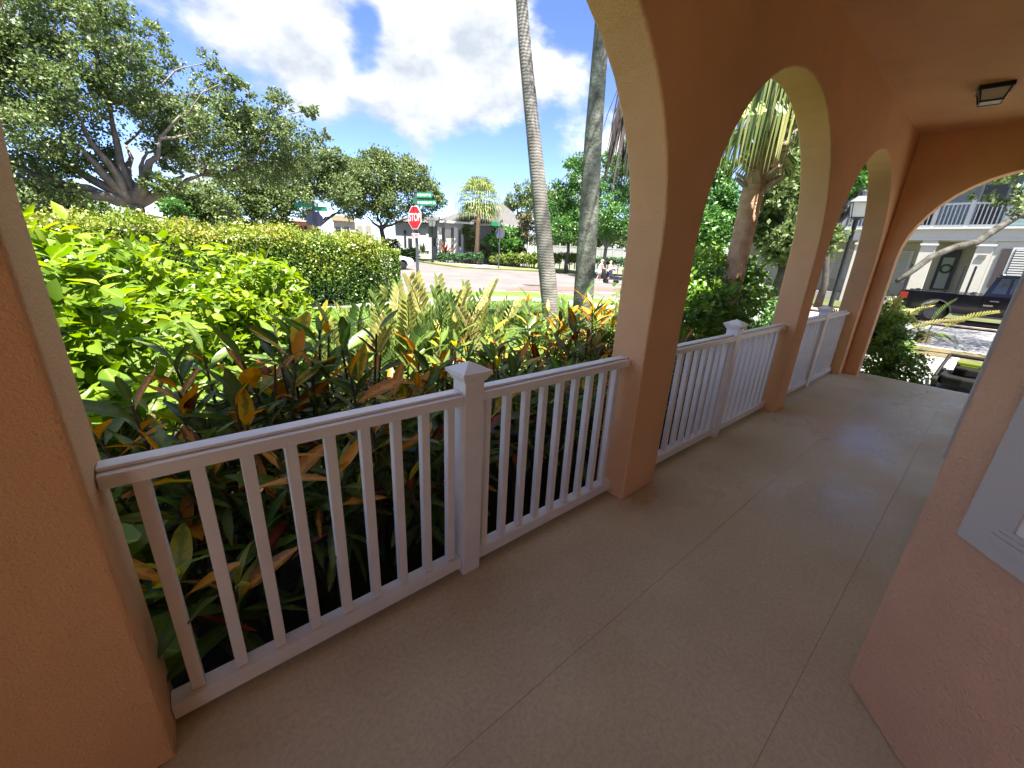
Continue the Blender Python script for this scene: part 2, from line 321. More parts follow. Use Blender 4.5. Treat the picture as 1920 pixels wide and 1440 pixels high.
def tree(name, label, base, fork, lobes, nleaf, L, leaf, bark, rt, limbs=None, group=None, cat='tree', kindlimb='limb', sub=.3, twigs=True):
    root = empty(name, base, 0, label, cat, group); b = Vector(base); f = Vector(fork) - b
    MB().tube(wander((0, 0, -.1), f, 4, .03), [rt * 1.25, rt * .95, rt * .85, rt * .8], 10).build('trunk', bark, root, smooth=True)
    lb = limbs if limbs is not None else [(l[0], l[1], l[2]) for l in random.sample(lobes, min(5, len(lobes)))]
    lpts = [f]
    for t in lb:
        t = Vector(t) - b; ln = (t - f).length; pts = wander(f, t, 6, .05); lpts += pts[1:] + [pts[i].lerp(pts[i + 1], .5) for i in range(1, 5)]
        MB().tube(pts, [rt * .6 * (1 - .8 * i / 5) for i in range(6)], 7).build(kindlimb, bark, root, smooth=True)
    if twigs:
        tw = MB()
        for l in lobes:
            c = Vector(l[:3]) - b; o = min(lpts, key=lambda q: (q - c).length + .9 * max(0, q.z - c.z + .4))
            tw.tube(wander(o, c, 5, .09), [rt * .17, rt * .12, rt * .09, rt * .06, rt * .03], 5)
            for _ in range(3): tw.tube(wander(c, c + Vector(unit(1)[0]) * l[3] * .8, 3, .1), [rt * .06, rt * .04, rt * .015], 4)
        tw.build('branches', bark, root, smooth=True)['kind'] = 'stuff'
    foliage('crown', [(l[0] - b.x, l[1] - b.y, l[2] - b.z, l[3]) for l in lobes], nleaf, L, leaf, root, sub=sub)['kind'] = 'stuff'
    return root

# ================================================================== THE GROUND
def sheet(name, ptsfun, xs, ys, m, kind='structure', z=0):
    vs = [(x, y, zroad(y) + z) for y in ys for x in xs]; n = len(xs)
    fs = [(j * n + i, j * n + i + 1, (j + 1) * n + i + 1, (j + 1) * n + i) for j in range(len(ys) - 1) for i in range(n - 1)]
    me = bpy.data.meshes.new(name); me.from_pydata(vs, [], fs); me.materials.append(m); o = link(name, me); o['kind'] = kind; return o
ROAD = mat('pale_paver_road', (.10, .092, .089), .8, .3, col2=(.135, .124, .119), vscale=.5, bump=.3, bscale=14, bdist=.01)
ASPH = mat('grey_street', (.14, .14, .145), .85, .3, col2=(.2, .2, .205), vscale=.7, bump=.3, bscale=40, bdist=.01)
BRICKB = mat('pink_brick_paving', (.105, .07, .06), .85, .3, col2=(.14, .10, .086), vscale=5, bump=.3, bscale=20)
LAWN = mat('lawn_grass', (.075, .13, .025), .9, .2, col2=(.14, .21, .045), vscale=1.2, bump=.8, bscale=55, bdist=.04)
LAWNF = mat('dry_lawn_grass', (.09, .115, .04), .9, .2, col2=(.17, .18, .07), vscale=.5, bump=.6, bscale=25, bdist=.04)
CONC = mat('pale_concrete', (.24, .225, .208), .8, .3, col2=(.31, .295, .275), vscale=1.5, bump=.2, bscale=50)
MULCH = mat('dark_mulch', (.018, .013, .010), .95, .1, col2=(.045, .03, .02), vscale=14, bump=1.0, bscale=30, bdist=.04)
KERB = mat('tan_kerb', (.26, .22, .19), .8, .3, var=.1, vscale=3)
ys = [-400, -60, 0, 10, 18] + [18 + 24 * i / 8 for i in range(1, 9)] + [60, 120, 420]
sheet('road', None, [-400, -60, 0, 15, 30, 80, 420], ys, ROAD)
def area(name, poly, m, top, drop=.13, kind='structure', step=None):
    """flat raised area with its own edge, polygon in x,y"""
    mb = MB(); mb.prism(poly, top, 'z', top - drop); return tag(mb.build(name, m, tri=True), kind=kind)
near = [(-60, 15.3), (11.2, 15.4), (13.2, 14.9), (14.4, 13.4), (14.7, 11), (14.7, -40), (-60, -40)]
area('lawn', near, LAWN, -.30)
# kerb of the near lawn: a concrete edging along its street side
def strip(name, pts, w, top, h, m, off=0.0):
    mb = MB(); P = [Vector((p[0], p[1], 0)) for p in pts]
    L = []; Rr = []
    for i, p in enumerate(P):
        d = (P[min(i + 1, len(P) - 1)] - P[max(i - 1, 0)]).normalized(); nrm = Vector((-d.y, d.x, 0)); L.append(p + nrm * (off + w)); Rr.append(p + nrm * off)
    poly = [(v.x, v.y) for v in L] + [(v.x, v.y) for v in reversed(Rr)]
    mb.prism(poly, top, 'z', top - h); o = mb.build(name, m, tri=True); o['kind'] = 'structure'; return o
strip('kerb', [(-60, 15.3), (11.2, 15.4), (13.2, 14.9), (14.4, 13.4), (14.7, 11), (14.7, -40)], .16, -.292, .16, KERB, 0.002)
strip('pavement', [(-60, 12.2), (9.0, 12.4), (10.6, 12.0), (11.6, 10.8), (12.0, 9.0), (12.0, 3.0)], 1.25, -.296, .05, CONC)
area('path', [(9.35, 2.99), (13.1, 2.99), (13.1, -20), (9.35, -20)], CONC, -.294, .05)
area('bounce_patio', [(-7, -6), (-1.99, -6), (-1.99, 1.45), (-7, 1.45)], mat('bounce_patio_tan', (.46, .38, .29), .85, .3, var=.12, vscale=4), -.12, .25)  # unseen patio, added to bounce warm sunlight into the porch
area('mulch_bed', [(-5, 1.46), (8.6, 1.46), (8.9, 3.0), (3.2, 3.6), (2.0, 5.2), (-5, 5.4)], MULCH, -.285, .06)
area('verge', [(13.14, -40), (14.66, -40), (14.66, 8.4), (13.14, 8.4)], mat('leaf_littered_verge', (.06, .065, .025), .95, .1, col2=(.15, .11, .065), vscale=5, bump=.8, bscale=30, bdist=.03), -.292, .03)
area('mulch_border', [(7.95, -.35), (9.3, -.35), (9.3, 1.44), (7.95, 1.44)], MULCH, -.283, .06)
sheet('street', None, [14.71, 22.5], [-60, 0, 12], ASPH, z=.004)
for (x0, y0, x1, y1, w) in ((15.2, 15.8, 22.2, 14.6, 1.5),):
    mb = MB(); mb.add([(x0, y0, zroad(y0) + .008), (x1, y1, zroad(y1) + .008), (x1, y1 + w, zroad(y1 + w) + .008), (x0, y0 + w, zroad(y0 + w) + .008)], [(0, 1, 2, 3)])
    tag(mb.build('brick_crossing', BRICKB), kind='structure')
mb = MB(); q = [(13.2, 16.4), (16.5, 18.4), (30, 13.6), (30, 11.9), (15.8, 16.0)]
mb.add([(x, y, zroad(y) + .012) for x, y in q], [tuple(range(5))]); tag(mb.build('brick_band', BRICKB, tri=True), kind='structure')
# far lawns follow the rising road: strips of quads with a kerb edge
def farlawn(name, xs, y0f, y1, m, nb=7):
    vs = []; fs = []
    for x in xs:
        y0 = y0f(x); col = [(x, y0 + .002, zroad(y0) - .1)] + [(x, y0 + (y1 - y0) * (j / nb) ** 2, zlawn(y0 + (y1 - y0) * (j / nb) ** 2)) for j in range(nb + 1)]
        vs += col
    k = nb + 2
    fs = [(i * k + j, (i + 1) * k + j, (i + 1) * k + j + 1, i * k + j + 1) for i in range(len(xs) - 1) for j in range(k - 1)]
    me = bpy.data.meshes.new(name); me.from_pydata(vs, [], fs); me.materials.append(m); o = link(name, me); o['kind'] = 'structure'
def yk(x): return 29.4 + max(0, (19.3 - x)) ** 2 * 2.2 if x < 19.3 else max(17.0, 29.4 - (x - 19.3) * .36)
farlawn('far_lawn', [17.0, 17.3, 17.7, 18.2, 18.8, 19.3, 21, 24, 28, 34, 42, 60, 120, 300], yk, 300, LAWNF)
farlawn('corner_lawn', [-200, -60, -20, 0, 4, 6, 7, 7.8, 8.2], lambda x: 23.4 + max(0, x - 6) ** 2 * .8, 300, LAWNF)
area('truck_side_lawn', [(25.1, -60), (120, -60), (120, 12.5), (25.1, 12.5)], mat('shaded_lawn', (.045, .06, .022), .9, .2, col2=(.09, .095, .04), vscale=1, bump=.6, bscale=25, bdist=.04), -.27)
area('parking_bay', [(22.5, -60), (25.1, -60), (25.1, 12.5), (22.5, 12.5)], mat('tan_paver_bay', (.22, .175, .14), .85, .3, var=.15, vscale=4), -.36, .08)
# far pavement ribbons
def ribbon(name, f, xs, w, m, dz):
    vs = []
    for x in xs:
        for o in (0, w): y = f(x) + o; vs.append((x, y, zlawn(y) + dz))
    me = bpy.data.meshes.new(name); me.from_pydata(vs, [], [(2 * i, 2 * i + 2, 2 * i + 3, 2 * i + 1) for i in range(len(xs) - 1)]); me.materials.append(m); tag(link(name, me), kind='structure')
ribbon('far_pavement', lambda x: yk(max(x, 19.3)) + 2.6 + max(0, 19.6 - x) * 3, [18.4, 18.9, 19.3, 19.8, 21, 24, 28, 34, 42, 60], 1.5, CONC, .012)
mb = MB(); mb.add([(20.0, yk(20) + .02, zlawn(yk(20)) + .008), (22.2, yk(22.2) + .02, zlawn(yk(22.2)) + .008), (22.6, yk(22.4) + 3, zlawn(yk(22) + 3) + .016), (20.8, yk(20.6) + 3, zlawn(yk(20.6) + 3) + .016)], [(0, 1, 2, 3)])
tag(mb.build('kerb_ramp', CONC), kind='structure')
strip('kerb_line', [(24.6 if 0 else 22.5, -60), (22.5, 12.5)], .2, -.31, .16, KERB, -.2)
mb = MB(); mh = at(997, 527, 25.5); mb.cyl((0, 0), .55, 0, .012, 20); mb.cyl((0, 0), .4, .012, .02, 20)  # flat dark two-step disc on the road
tag(mb.build('road_disc', mat('dark_disc', (.09, .085, .085), .6, .4), loc=(mh.x, mh.y, zroad(mh.y) + .014)), 'dark round disc set in the pale paver road', 'manhole cover')
# grass blades on the near lawn in view
n = 26000; gx = rng.uniform(-1.5, 11.5, n); gy = rng.uniform(5.6, 12.1, n); C = np.stack([gx, gy, np.full(n, -.30)], 1)
keep = ~((gx > 11.0)); C = C[keep]; n = len(C)
D = np.stack([rng.normal(size=n) * .45, rng.normal(size=n) * .45, np.ones(n)], 1)
GRASS = leafmat('grass_blade', [(.06, .12, .02), (.11, .19, .035), (.17, .25, .06)], .3, .5)
tag(link('grass', leafmesh('grass', C, D, unit(n), rng.uniform(.04, .085, n), rng.uniform(.012, .02, n), GRASS)), 'short green lawn grass between the plants and the pavement', 'grass', kind='stuff')

# ================================================================== THE PORCH
porch = empty('porch_house', (0, 0, 0), 0, 'peach stucco house front with arched porch, ceiling and window bay', 'building')
YI, YO, ZT = 1.20, 1.43, 3.19
def arch(x0, x1, zs, n=22):
    c, r = (x0 + x1) / 2, (x1 - x0) / 2
    return [(c - r * math.cos(math.pi * i / n), zs + r * math.sin(math.pi * i / n)) for i in range(n + 1)]
def wall_mesh(out, d0, d1, axis, name):
    bm = bmesh.new(); P = (lambda a, z: (a, d0, z)) if axis == 'y' else (lambda a, z: (d0, a, z))
    f = bm.faces.new([bm.verts.new(P(a, z)) for a, z in out]); r = bmesh.ops.extrude_face_region(bm, geom=[f])
    off = (0, d1 - d0, 0) if axis == 'y' else (d1 - d0, 0, 0)
    bmesh.ops.translate(bm, vec=off, verts=[v for v in r['geom'] if isinstance(v, bmesh.types.BMVert)])
    bmesh.ops.recalc_face_normals(bm, faces=bm.faces)
    big = [f for f in bm.faces if len(f.verts) > 4]
    es = {e for f in big for e in f.edges}
    bmesh.ops.bevel(bm, geom=list(es), offset=.014, segments=3, profile=.5, affect='EDGES')
    bmesh.ops.triangulate(bm, faces=[f for f in bm.faces if len(f.verts) > 4])
    me = bpy.data.meshes.new(name); bm.to_mesh(me); bm.free(); me.materials.append(STUCCO); return me
ZS = 1.565; OP = ((-.231, 2.018), (2.385, 4.735), (5.05, 7.41))
out = [(-1.75, 0)]
for a, b in OP:
    out += [(a, 0)] + arch(a, b, ZS) + [(b, 0)]
out += [(7.86, 0), (7.86, ZT), (-1.75, ZT)]
link('arcade_wall', wall_mesh(out, YI, YO, 'y', 'arcade_wall'), porch)
ay = 1.03; out = [(1.198, 0), (ay, 0)] + [(y, z) for y, z in reversed(arch(-ay, ay, 1.665))] + [(-ay, 0), (-1.3, 0), (-1.3, ZT), (1.198, ZT)]
link('end_wall', wall_mesh(out, 7.65, 7.86, 'x', 'end_wall'), porch)
# bay walls of the house (41 degrees to the porch), and the recessed wall beyond
C0 = Vector((1.738, -.032)); dv = Vector((-.208, -.182)).normalized(); C1 = C0 + dv * 1.75
MB  # bay outline
body = [(C0.x, C0.y), (3.9, -.13), (5.1, -1.32), (8.2, -1.32), (8.2, -4), (-1.9, -4), (-1.9, C1.y), (C1.x, C1.y)]
MB().prism(body, ZT, 'z', 0).build('bay_wall', STUCCO_R, porch, bevel=.022, segs=4, tri=True, smooth=False)
out2 = [(1.198, 0), (-.05, 0)] + [(y, z) for y, z in reversed(arch(-1.1, -.05, 1.665))] + [(-1.1, 0), (-1.3, 0), (-1.3, ZT), (1.198, ZT)]  # arch opening in this unseen end is added to let light in
link('side_wall', wall_mesh(out2, -1.96, -1.752, 'x', 'side_wall'), porch)
MB().box(-1.96, 7.87, -4, YO - .02, ZT - .03, ZT + .01).build('ceiling', STUCCO, porch)
mb = MB(); mb.box(-2.6, 8.5, -7, 1.66, ZT + .02, ZT + .3); mb.frus((2.95, -2.6), (5.55, 4.25), (1.5, .6), ZT + .3, ZT + 2.2)
mb.build('roof', mat('grey_roof_shingle', (.3, .29, .28), .9, .2, var=.1), porch)
MB().box(-2.62, 8.52, 1.662, 1.70, ZT - .02, ZT + .24).build('fascia', WHITE, porch)
# white stucco surround and window on the slanted bay face; local x runs along the face away from the corner
ang = math.atan2(dv.y, dv.x)
def bayobj(name, mb, m, **k): return mb.build(name, m, porch, loc=(C0.x, C0.y, 0), rot=(0, 0, ang), **k)
# local +y is away from the wall towards the camera when the face normal is (-dv.y, dv.x) rotated
sgn = -1.0
def fb(mb, u0, u1, z0, z1, p0, p1): return mb.box(u0, u1, min(sgn * p0, sgn * p1), max(sgn * p0, sgn * p1), z0, z1)
wf = MB(); fb(wf, .145, .262, .795, 2.75, -.01, .024); fb(wf, 1.45, 1.57, .795, 2.75, -.01, .024); fb(wf, .262, 1.45, 2.63, 2.75, -.01, .024); fb(wf, .262, 1.45, .795, .835, -.01, .024)
surround = bayobj('window_surround', wf, BAND)
ws = MB(); fb(ws, .225, 1.47, .836, .862, -.01, .032); fb(ws, .232, 1.46, .862, .876, -.01, .029); fb(ws, .24, 1.455, .876, .888, -.01, .026); bayobj('window_sill', ws, BAND, bevel=.003)
wp = MB(); fb(wp, .262, .30, .888, 2.63, -.01, .018); fb(wp, 1.41, 1.45, .888, 2.63, -.01, .018); fb(wp, .30, 1.41, 1.74, 1.78, -.01, .018); bayobj('window_frame', wp, WHITE)
wg = MB(); fb(wg, .30, 1.41, .888, 2.63, -.01, .006); bayobj('window_pane', wg, GLASSD)
MB().box(2.10, 2.22, -.09, -.0305, .85, 2.75).build('window_surround', BAND, porch, bevel=.004)
MB().box(2.22, 3.6, -.12, -.06, .93, 2.6).build('window_pane', GLASSD, porch)
# floor: slabs with recessed joints
fl = empty('porch_floor', (0, 0, 0)); fl['kind'] = 'structure'
xs_ = [-2.2, 7.94]; ys_ = [-1.4, .085, .685, 1.45]
MB().box(-2.2, 7.94, -3, 1.45, -.5, -.0025).build('slab_base', FLOORM, fl)
for i in range(1):
    for j in range(3):
        g = .0004
        MB().box(xs_[i] + (g if i else 0), xs_[i + 1], ys_[j] + (g if j else 0), ys_[j + 1] - (g if j < 2 else 0), -.0022, 0).build('slab', FLOORM, fl, bevel=.0012, segs=1)
# small leaf litter on the floor
for i, (px, py) in enumerate(((1738, 736), (1452, 788), (1000, 980))):
    d = ray(px, py); t = -CH / d[2]; mb = MB(); mb.add([(-.03, 0, .004), (0, -.008, .007), (.035, 0, .012), (0, .008, .007)], [(0, 1, 2), (0, 2, 3)])
    tag(mb.build('fallen_leaf', STEM, loc=(d[0] * t, d[1] * t, .001), rot=(0, 0, .5 + i)), ('dry brown leaf lying near the far edge of the porch floor', 'tiny dark leaf bit on the floor by the second column', 'tiny leaf bit on the floor near the first column')[i], 'leaf')
# ceiling light
cl = empty('ceiling_light', (6.12, .54, ZT - .03), R(8), 'square black ceiling lantern with frosted panes on the porch ceiling', 'ceiling light'); cl.scale = (.8, .8, .85)
MB().box(-.14, .14, -.14, .14, -.018, 0).build('base_plate', BLACK, cl, bevel=.004)
mb = MB()
for sx in (-1, 1):
    for sy in (-1, 1): mb.tube([(sx * .128, sy * .128, -.018), (sx * .09, sy * .09, -.15)], .010, 4)
for z, h in ((-.15, .09), (-.028, .128)):
    for a, b in (((-h, -h), (h, -h)), ((h, -h), (h, h)), ((h, h), (-h, h)), ((-h, h), (-h, -h))): mb.tube([(a[0], a[1], z), (b[0], b[1], z)], .011 if z < -.1 else .02, 4)
mb.build('frame', BLACK, cl)
for k in range(4):
    mb = MB(); mb.add([(-.115, -.122, -.025), (.115, -.122, -.025), (.085, -.086, -.145), (-.085, -.086, -.145), (-.115, -.118, -.025), (.115, -.118, -.025), (.085, -.082, -.145), (-.085, -.082, -.145)],
                      [(0, 1, 2, 3), (7, 6, 5, 4), (0, 4, 5, 1), (2, 6, 7, 3)]); mb.build('glass_pane', GLASSF, cl, rot=(0, 0, k * math.pi / 2))
MB().box(-.082, .082, -.082, .082, -.152, -.147).build('bottom_pane', GLASSF, cl)
# railings
RLAB = ('white vinyl railing with square balusters in the nearest arch', 'white vinyl railing in the second arch between the pale columns', 'white vinyl railing in the third and farthest arch')
balm = MB().box(-.0175, .0175, -.0175, .0175, 0, .785).mesh('baluster', WHITE, bevel=.002, segs=1)
for i, (a, b) in enumerate(OP):
    c = (a + b) / 2; rl = empty('porch_railing', (c, 1.33, 0), 0, RLAB[i], 'railing', 'white railings between the porch columns'); hw = (b - a) / 2
    MB().box(-.0475, .0475, -.0475, .0475, 0, 1.0).build('newel_post', WHITE, rl, bevel=.004)
    cap = MB(); cap.frus((0, 0), (.054, .054), (.066, .066), .985, 1.012); cap.box(-.072, .072, -.072, .072, 1.012, 1.028); cap.frus((0, 0), (.070, .070), (.001, .001), 1.028, 1.062)
    cap.build('post_cap', WHITE, rl)
    for s in (-1, 1):
        x0, x1 = sorted((s * .05, s * (hw - .002)))
        t = MB(); t.box(x0, x1, -.045, .045, .888, .928); t.build('top_rail', WHITE, rl, bevel=.005)
        t = MB(); t.box(x0, x1, -.022, .03, .929, .940); t.build('rail_bead', WHITE, rl, bevel=.004)
        MB().box(x0, x1, -.032, .032, .036, .096).build('bottom_rail', WHITE, rl, bevel=.004)
        for k in range(9):
            x = .05 + .045 + (hw - .05 - .045 - .075) * k / 8; link('baluster', balm, rl, (s * x, 0, .1))

# ================================================================== BEDS BY THE PORCH
def curved_leaf(name, m, W=.2, droop=.25, wave=0.0, nx=7, round_=1.0, twist=0.0, neck=.08):
    """one leaf of length 1 along +x, folded along its midrib, bending down at the tip"""
    vs = []; fs = []
    for i in range(nx):
        t = i / (nx - 1); w = W * .5 * (math.sin(math.pi * min(1, t * .92 + .04)) ** round_) * (neck + (1 - neck) * min(1, t * 3)); a = droop * t
        x = math.sin(a * 1.2) / 1.2 / droop if droop else t; x = t * (1 - .15 * abs(droop) * t); z = -droop * t * t * .8 + wave * math.sin(t * 7) * .03
        tw = twist * t
        for s in (-1, 0, 1):
            yy = s * w; zz = z + (abs(s) * w * .28) + (wave * .03 * math.sin(t * 15 + s) if s else 0)
            vs.append((x, yy * math.cos(tw) - (zz - z) * math.sin(tw), z + yy * math.sin(tw) + (zz - z) * math.cos(tw)))
    for i in range(nx - 1):
        for s in (0, 1): a = i * 3 + s; fs.append((a, a + 3, a + 4, a + 1))
    me = bpy.data.meshes.new(name); me.from_pydata(vs, [], fs); me.materials.append(m); me.polygons.foreach_set('use_smooth', [True] * len(fs)); return me
def place(me, name, parent, p, d, L, roll=0.0, w=1.0):
    d = Vector(d).normalized(); q = d.to_track_quat('X', 'Z'); q = q @ Matrix.Rotation(roll, 3, 'X').to_quaternion()
    o = link(name, me, parent, p); o.rotation_mode = 'QUATERNION'; o.rotation_quaternion = q; o.scale = (L, L * w, L); return o
CL = [[curved_leaf('leaf', m, W, dr, wv, round_=rd, twist=tw) for W, dr, wv, rd, tw in ((.25, .25, .3, .8, .2), (.21, .5, .6, .9, -.4), (.28, .15, .2, .7, .5), (.17, .7, .4, 1.0, 0))] for m in CROT]
VAR = [('croton with mostly dark green leaves', (.78, .08, .06, .03, .05)), ('croton with orange veined dark leaves', (.62, .22, .05, .06, .05)),
       ('croton with dark red and maroon leaves', (.46, .12, .38, .02, .02)), ('croton with yellow and orange leaves', (.2, .22, .03, .45, .1)), ('croton with fresh lime green leaves', (.40, .03, .03, .04, .5))]
def croton(x, y, h, var, nl, where, Lm=.25):
    name, w = VAR[var]
    root = empty('croton_plant', (x, y, -.29), random.uniform(0, 6), f'{name} {where}', 'plant', 'crotons planted along the porch')
    ns = max(4, nl // 13); tops = []
    for s in range(ns):
        a = 2 * math.pi * s / ns + random.uniform(-.4, .4); r = random.uniform(.06, .32); hh = h * random.uniform(.68, 1.0)
        p = [Vector((0, 0, 0)), Vector((r * .5 * math.cos(a), r * .5 * math.sin(a), hh * .5)), Vector((r * math.cos(a), r * math.sin(a), hh))]
        MB().tube(p, [.012, .009, .006], 5).build('stem', STEM, root); tops.append(p)
    for k in range(nl):
        p = tops[k % ns]; rank = k // ns; t = 1 - rank / max(1, nl / ns) * .62
        q = p[1].lerp(p[2], (t - .4) / .6) if t > .4 else p[0].lerp(p[1], .5 + t)
        ga = rank * 2.4 + random.uniform(-.3, .3) + k % ns; el = 1.15 - (1 - t) * 2.3 + random.uniform(-.25, .25)
        d = (math.cos(ga) * math.cos(el), math.sin(ga) * math.cos(el), math.sin(el))
        ww = list(w)
        if rank < 5: ww = [w[0] * .8, w[1] * 1.3 + .08, w[2] * .8, w[3] * 1.6 + .08, w[4] * 1.8 + .14]
        if rank > 6: ww = [.86, .05, .05, .02, .02]
        vi = random.choices(range(5), ww)[0]
        place(random.choice(CL[vi]), 'leaf', root, q, d, Lm * random.uniform(.7, 1.15) * (.8 if rank < 2 else 1), random.uniform(-.5, .5), random.uniform(.85, 1.25))
    return root
A1 = 'behind the nearest porch railing'; A2 = 'outside the second porch arch'; A3 = 'outside the third porch arch'
for x, y, h, v, n in ((-.40, 1.80, .55, 3, 70), (-.05, 1.72, .72, 3, 70), (-.15, 2.15, .98, 1, 80), (.14, 1.98, 1.08, 1, 84), (.38, 1.72, .92, 0, 70), (.44, 2.2, 1.2, 1, 88), (.7, 1.9, 1.1, 1, 84), (.8, 2.4, 1.18, 1, 84), (.95, 1.74, .95, 2, 70),
                      (1.1, 2.2, 1.12, 1, 84), (1.35, 1.85, 1.0, 0, 74), (1.5, 2.35, 1.22, 0, 84), (1.75, 1.95, 1.05, 4, 74), (1.9, 2.5, 1.28, 0, 84), (2.1, 1.78, 1.0, 4, 74), (2.3, 2.3, 1.2, 2, 84), (2.45, 1.75, 1.0, 2, 74), (2.7, 2.15, 1.2, 2, 84), (2.75, 2.7, 1.3, 1, 80),
                      (3.0, 1.8, 1.05, 2, 70), (3.15, 2.4, 1.28, 0, 80), (3.5, 2.05, 1.15, 2, 74), (3.6, 2.6, 1.3, 1, 74), (.1, 2.45, 1.1, 0, 70), (.5, 2.55, 1.2, 4, 70), (1.25, 2.6, 1.28, 1, 70), (1.6, 2.75, 1.35, 0, 70), (2.15, 2.75, 1.36, 0, 70), (2.5, 2.95, 1.35, 4, 66), (2.95, 3.0, 1.36, 0, 66), (3.35, 2.9, 1.36, 1, 60)):
    croton(x, y, h + (.18 if -.2 < x < .9 and y > 1.8 else (-.2 if .9 < x < 2.65 and y > 2.15 else .04)), v, int(n * 1.25), A1)
for x, y, h, v, n in ((3.9, 1.85, .85, 2, 60), (4.3, 2.25, .95, 0, 60), (4.6, 1.8, .9, 1, 56), (4.9, 2.2, .95, 1, 56), (5.3, 1.85, .9, 0, 52), (5.7, 2.2, .95, 1, 50), (6.1, 1.85, .9, 2, 46)):
    croton(x, y, h, v, n, A2, .22)
for x, y, h, v, n in ((6.6, 1.9, .85, 0, 40), (7.1, 2.1, .9, 4, 40), (7.6, 1.9, .9, 0, 40)):
    croton(x, y, h, v, n, A3, .2)
# cycads (arching fronds of paired stiff leaflets)
def frond_mesh(k):
    mb = MB(); npair = 17; pts = []
    for i in range(9):
        t = i / 8; pts.append(Vector((t * (1 - .10 * t * t), .03 * math.sin(3 * t + k), .35 * t * (1 - t) * (.6 + .3 * k) - .10 * k * t * t)))
    mb.tube(pts, [.011 - .009 * i / 8 for i in range(9)], 4)
    for i in range(npair):
        t = .25 + .74 * i / (npair - 1); j = min(7, int(t * 8)); p = pts[j].lerp(pts[j + 1], t * 8 - j); d = (pts[j + 1] - pts[j]).normalized(); up = Vector((0, 0, 1)); sd = d.cross(up).normalized(); n2 = sd.cross(d)
        L = .13 * (1 - .55 * max(0, t - .55) / .45) * (.75 + .25 * min(1, i / 3)); w = .024
        for s in (-1, 1):
            dl = (sd * s * .62 + d * .75 + n2 * .55).normalized(); wv = dl.cross(n2).normalized() * w * .5
            mb.add([p, p + dl * L * .35 + wv, p + dl * L * .8 + wv * .8, p + dl * L, p + dl * L * .8 - wv * .8 + n2 * .01, p + dl * L * .35 - wv + n2 * .01], [(0, 1, 4, 5), (1, 2, 3, 4)])
    return mb.mesh('frond', ZAM)
FR = [frond_mesh(k) for k in (0, .5, 1.0)]
def cycad(x, y, z, n, L, label, upmin=.5, upmax=1.35, spread=.12, grp='cycads with upright fronds behind the crotons'):
    root = empty('cycad_plant', (x, y, z), random.uniform(0, 6), label, 'plant', grp)
    MB().tube([(0, 0, 0), (0, 0, .18)], [.11, .08], 8).build('trunk', STEM, root)
    for k in range(n):
        a = k * 2.4 + random.uniform(-.3, .3); el = upmin + (upmax - upmin) * ((k + .5) / n) + random.uniform(-.12, .12)
        d = (math.cos(a) * math.cos(el), math.sin(a) * math.cos(el), math.sin(el))
        place(random.choice(FR), 'frond', root, (spread * math.cos(a), spread * math.sin(a), .12), d, L * random.uniform(.75, 1.1), random.uniform(-.6, .6))
    return root
CYL = 'cycad with upright yellow-green fronds behind the crotons'
for x, y, n, L, lb in ((1.1, 3.3, 17, 1.35, 'leftmost of the four upright yellow-green cycads behind the crotons'), (1.5, 3.4, 19, 1.4, 'second from the left of the four upright cycads behind the crotons'),
                   (1.95, 3.45, 19, 1.45, 'third from the left of the four upright cycads behind the crotons'), (2.4, 3.4, 15, 1.4, 'rightmost of the four upright yellow-green cycads, nearest the lawn')):
    cycad(x, y, -.29, n, L, lb, 1.22, 1.54)
cycad(3.45, 2.85, -.29, 11, 1.3, 'cycad with comb-like fronds before the mossy palm trunk', .85, 1.35)
cycad(4.1, 2.95, -.29, 11, 1.35, 'cycad with comb-like fronds against the edge of the first column', .85, 1.35)
# lime-leaved shrubs at the left
LL = [curved_leaf('leaf', LIMEO, W, dr, wv, round_=rd) for W, dr, wv, rd in ((.42, .3, .2, .9), (.5, .2, .5, .75), (.38, .5, .3, 1.0))]
BL = [curved_leaf('leaf', LIMEO, .62, .35, .3, round_=.7)]
def shrub(x, y, lobes, nobj, nmesh, L, label, leafset, name='lime_shrub', mesh_mat=LIME, grp=None, rosette=7, stems=14, flat=.25):
    root = empty(name, (x, y, -.29), 0, label, 'shrub', grp); st = MB(); ends = []
    lob = np.array(lobes, float); wts = lob[:, 3] ** 2; wts /= wts.sum()
    for s in range(stems):
        l = lob[rng.choice(len(lob), p=wts)]; e = Vector(l[:3]) + Vector(unit(1)[0]) * l[3] * .6 - Vector((x, y, -.29)); a = random.uniform(0, 6)
        b = Vector((.25 * math.cos(a), .25 * math.sin(a), 0)); m = b.lerp(e, .5) + Vector((0, 0, .12))
        st.tube([b, m, e], [.014, .010, .005], 5)
        for _ in range(3): st.tube([m.lerp(e, random.random()), e + Vector(unit(1)[0]) * .3], [.006, .003], 4)
    st.build('stem', STEM, root)
    cnt = 0
    while cnt < nobj:
        l = lob[rng.choice(len(lob), p=wts)]; u = unit(1)[0]; u[2] = abs(u[2]) * .9 + .05 if random.random() < .75 else u[2]; u[1] -= .35; u /= np.linalg.norm(u)
        c = Vector(l[:3]) + Vector(u * l[3]) - Vector((x, y, -.29))
        for k in range(rosette):
            a = k * 2.4 + random.random(); el = random.uniform(-.35, flat + .3); d = Vector((math.cos(a) * math.cos(el), math.sin(a) * math.cos(el), math.sin(el))) + Vector(u) * .25
            place(random.choice(leafset), 'leaf', root, c + Vector((0, 0, -.02 * k)), d, L * random.uniform(.6, 1.15), random.uniform(-.4, .4)); cnt += 1
    lb = [(l[0] - x, l[1] - y, l[2] + .29, l[3] * .95) for l in lobes]
    foliage('foliage', lb, int(nmesh * 1.25), L * .62, mesh_mat, root, fine=True, sub=.28, up=.9, inner=.5)['kind'] = 'stuff'
    return root
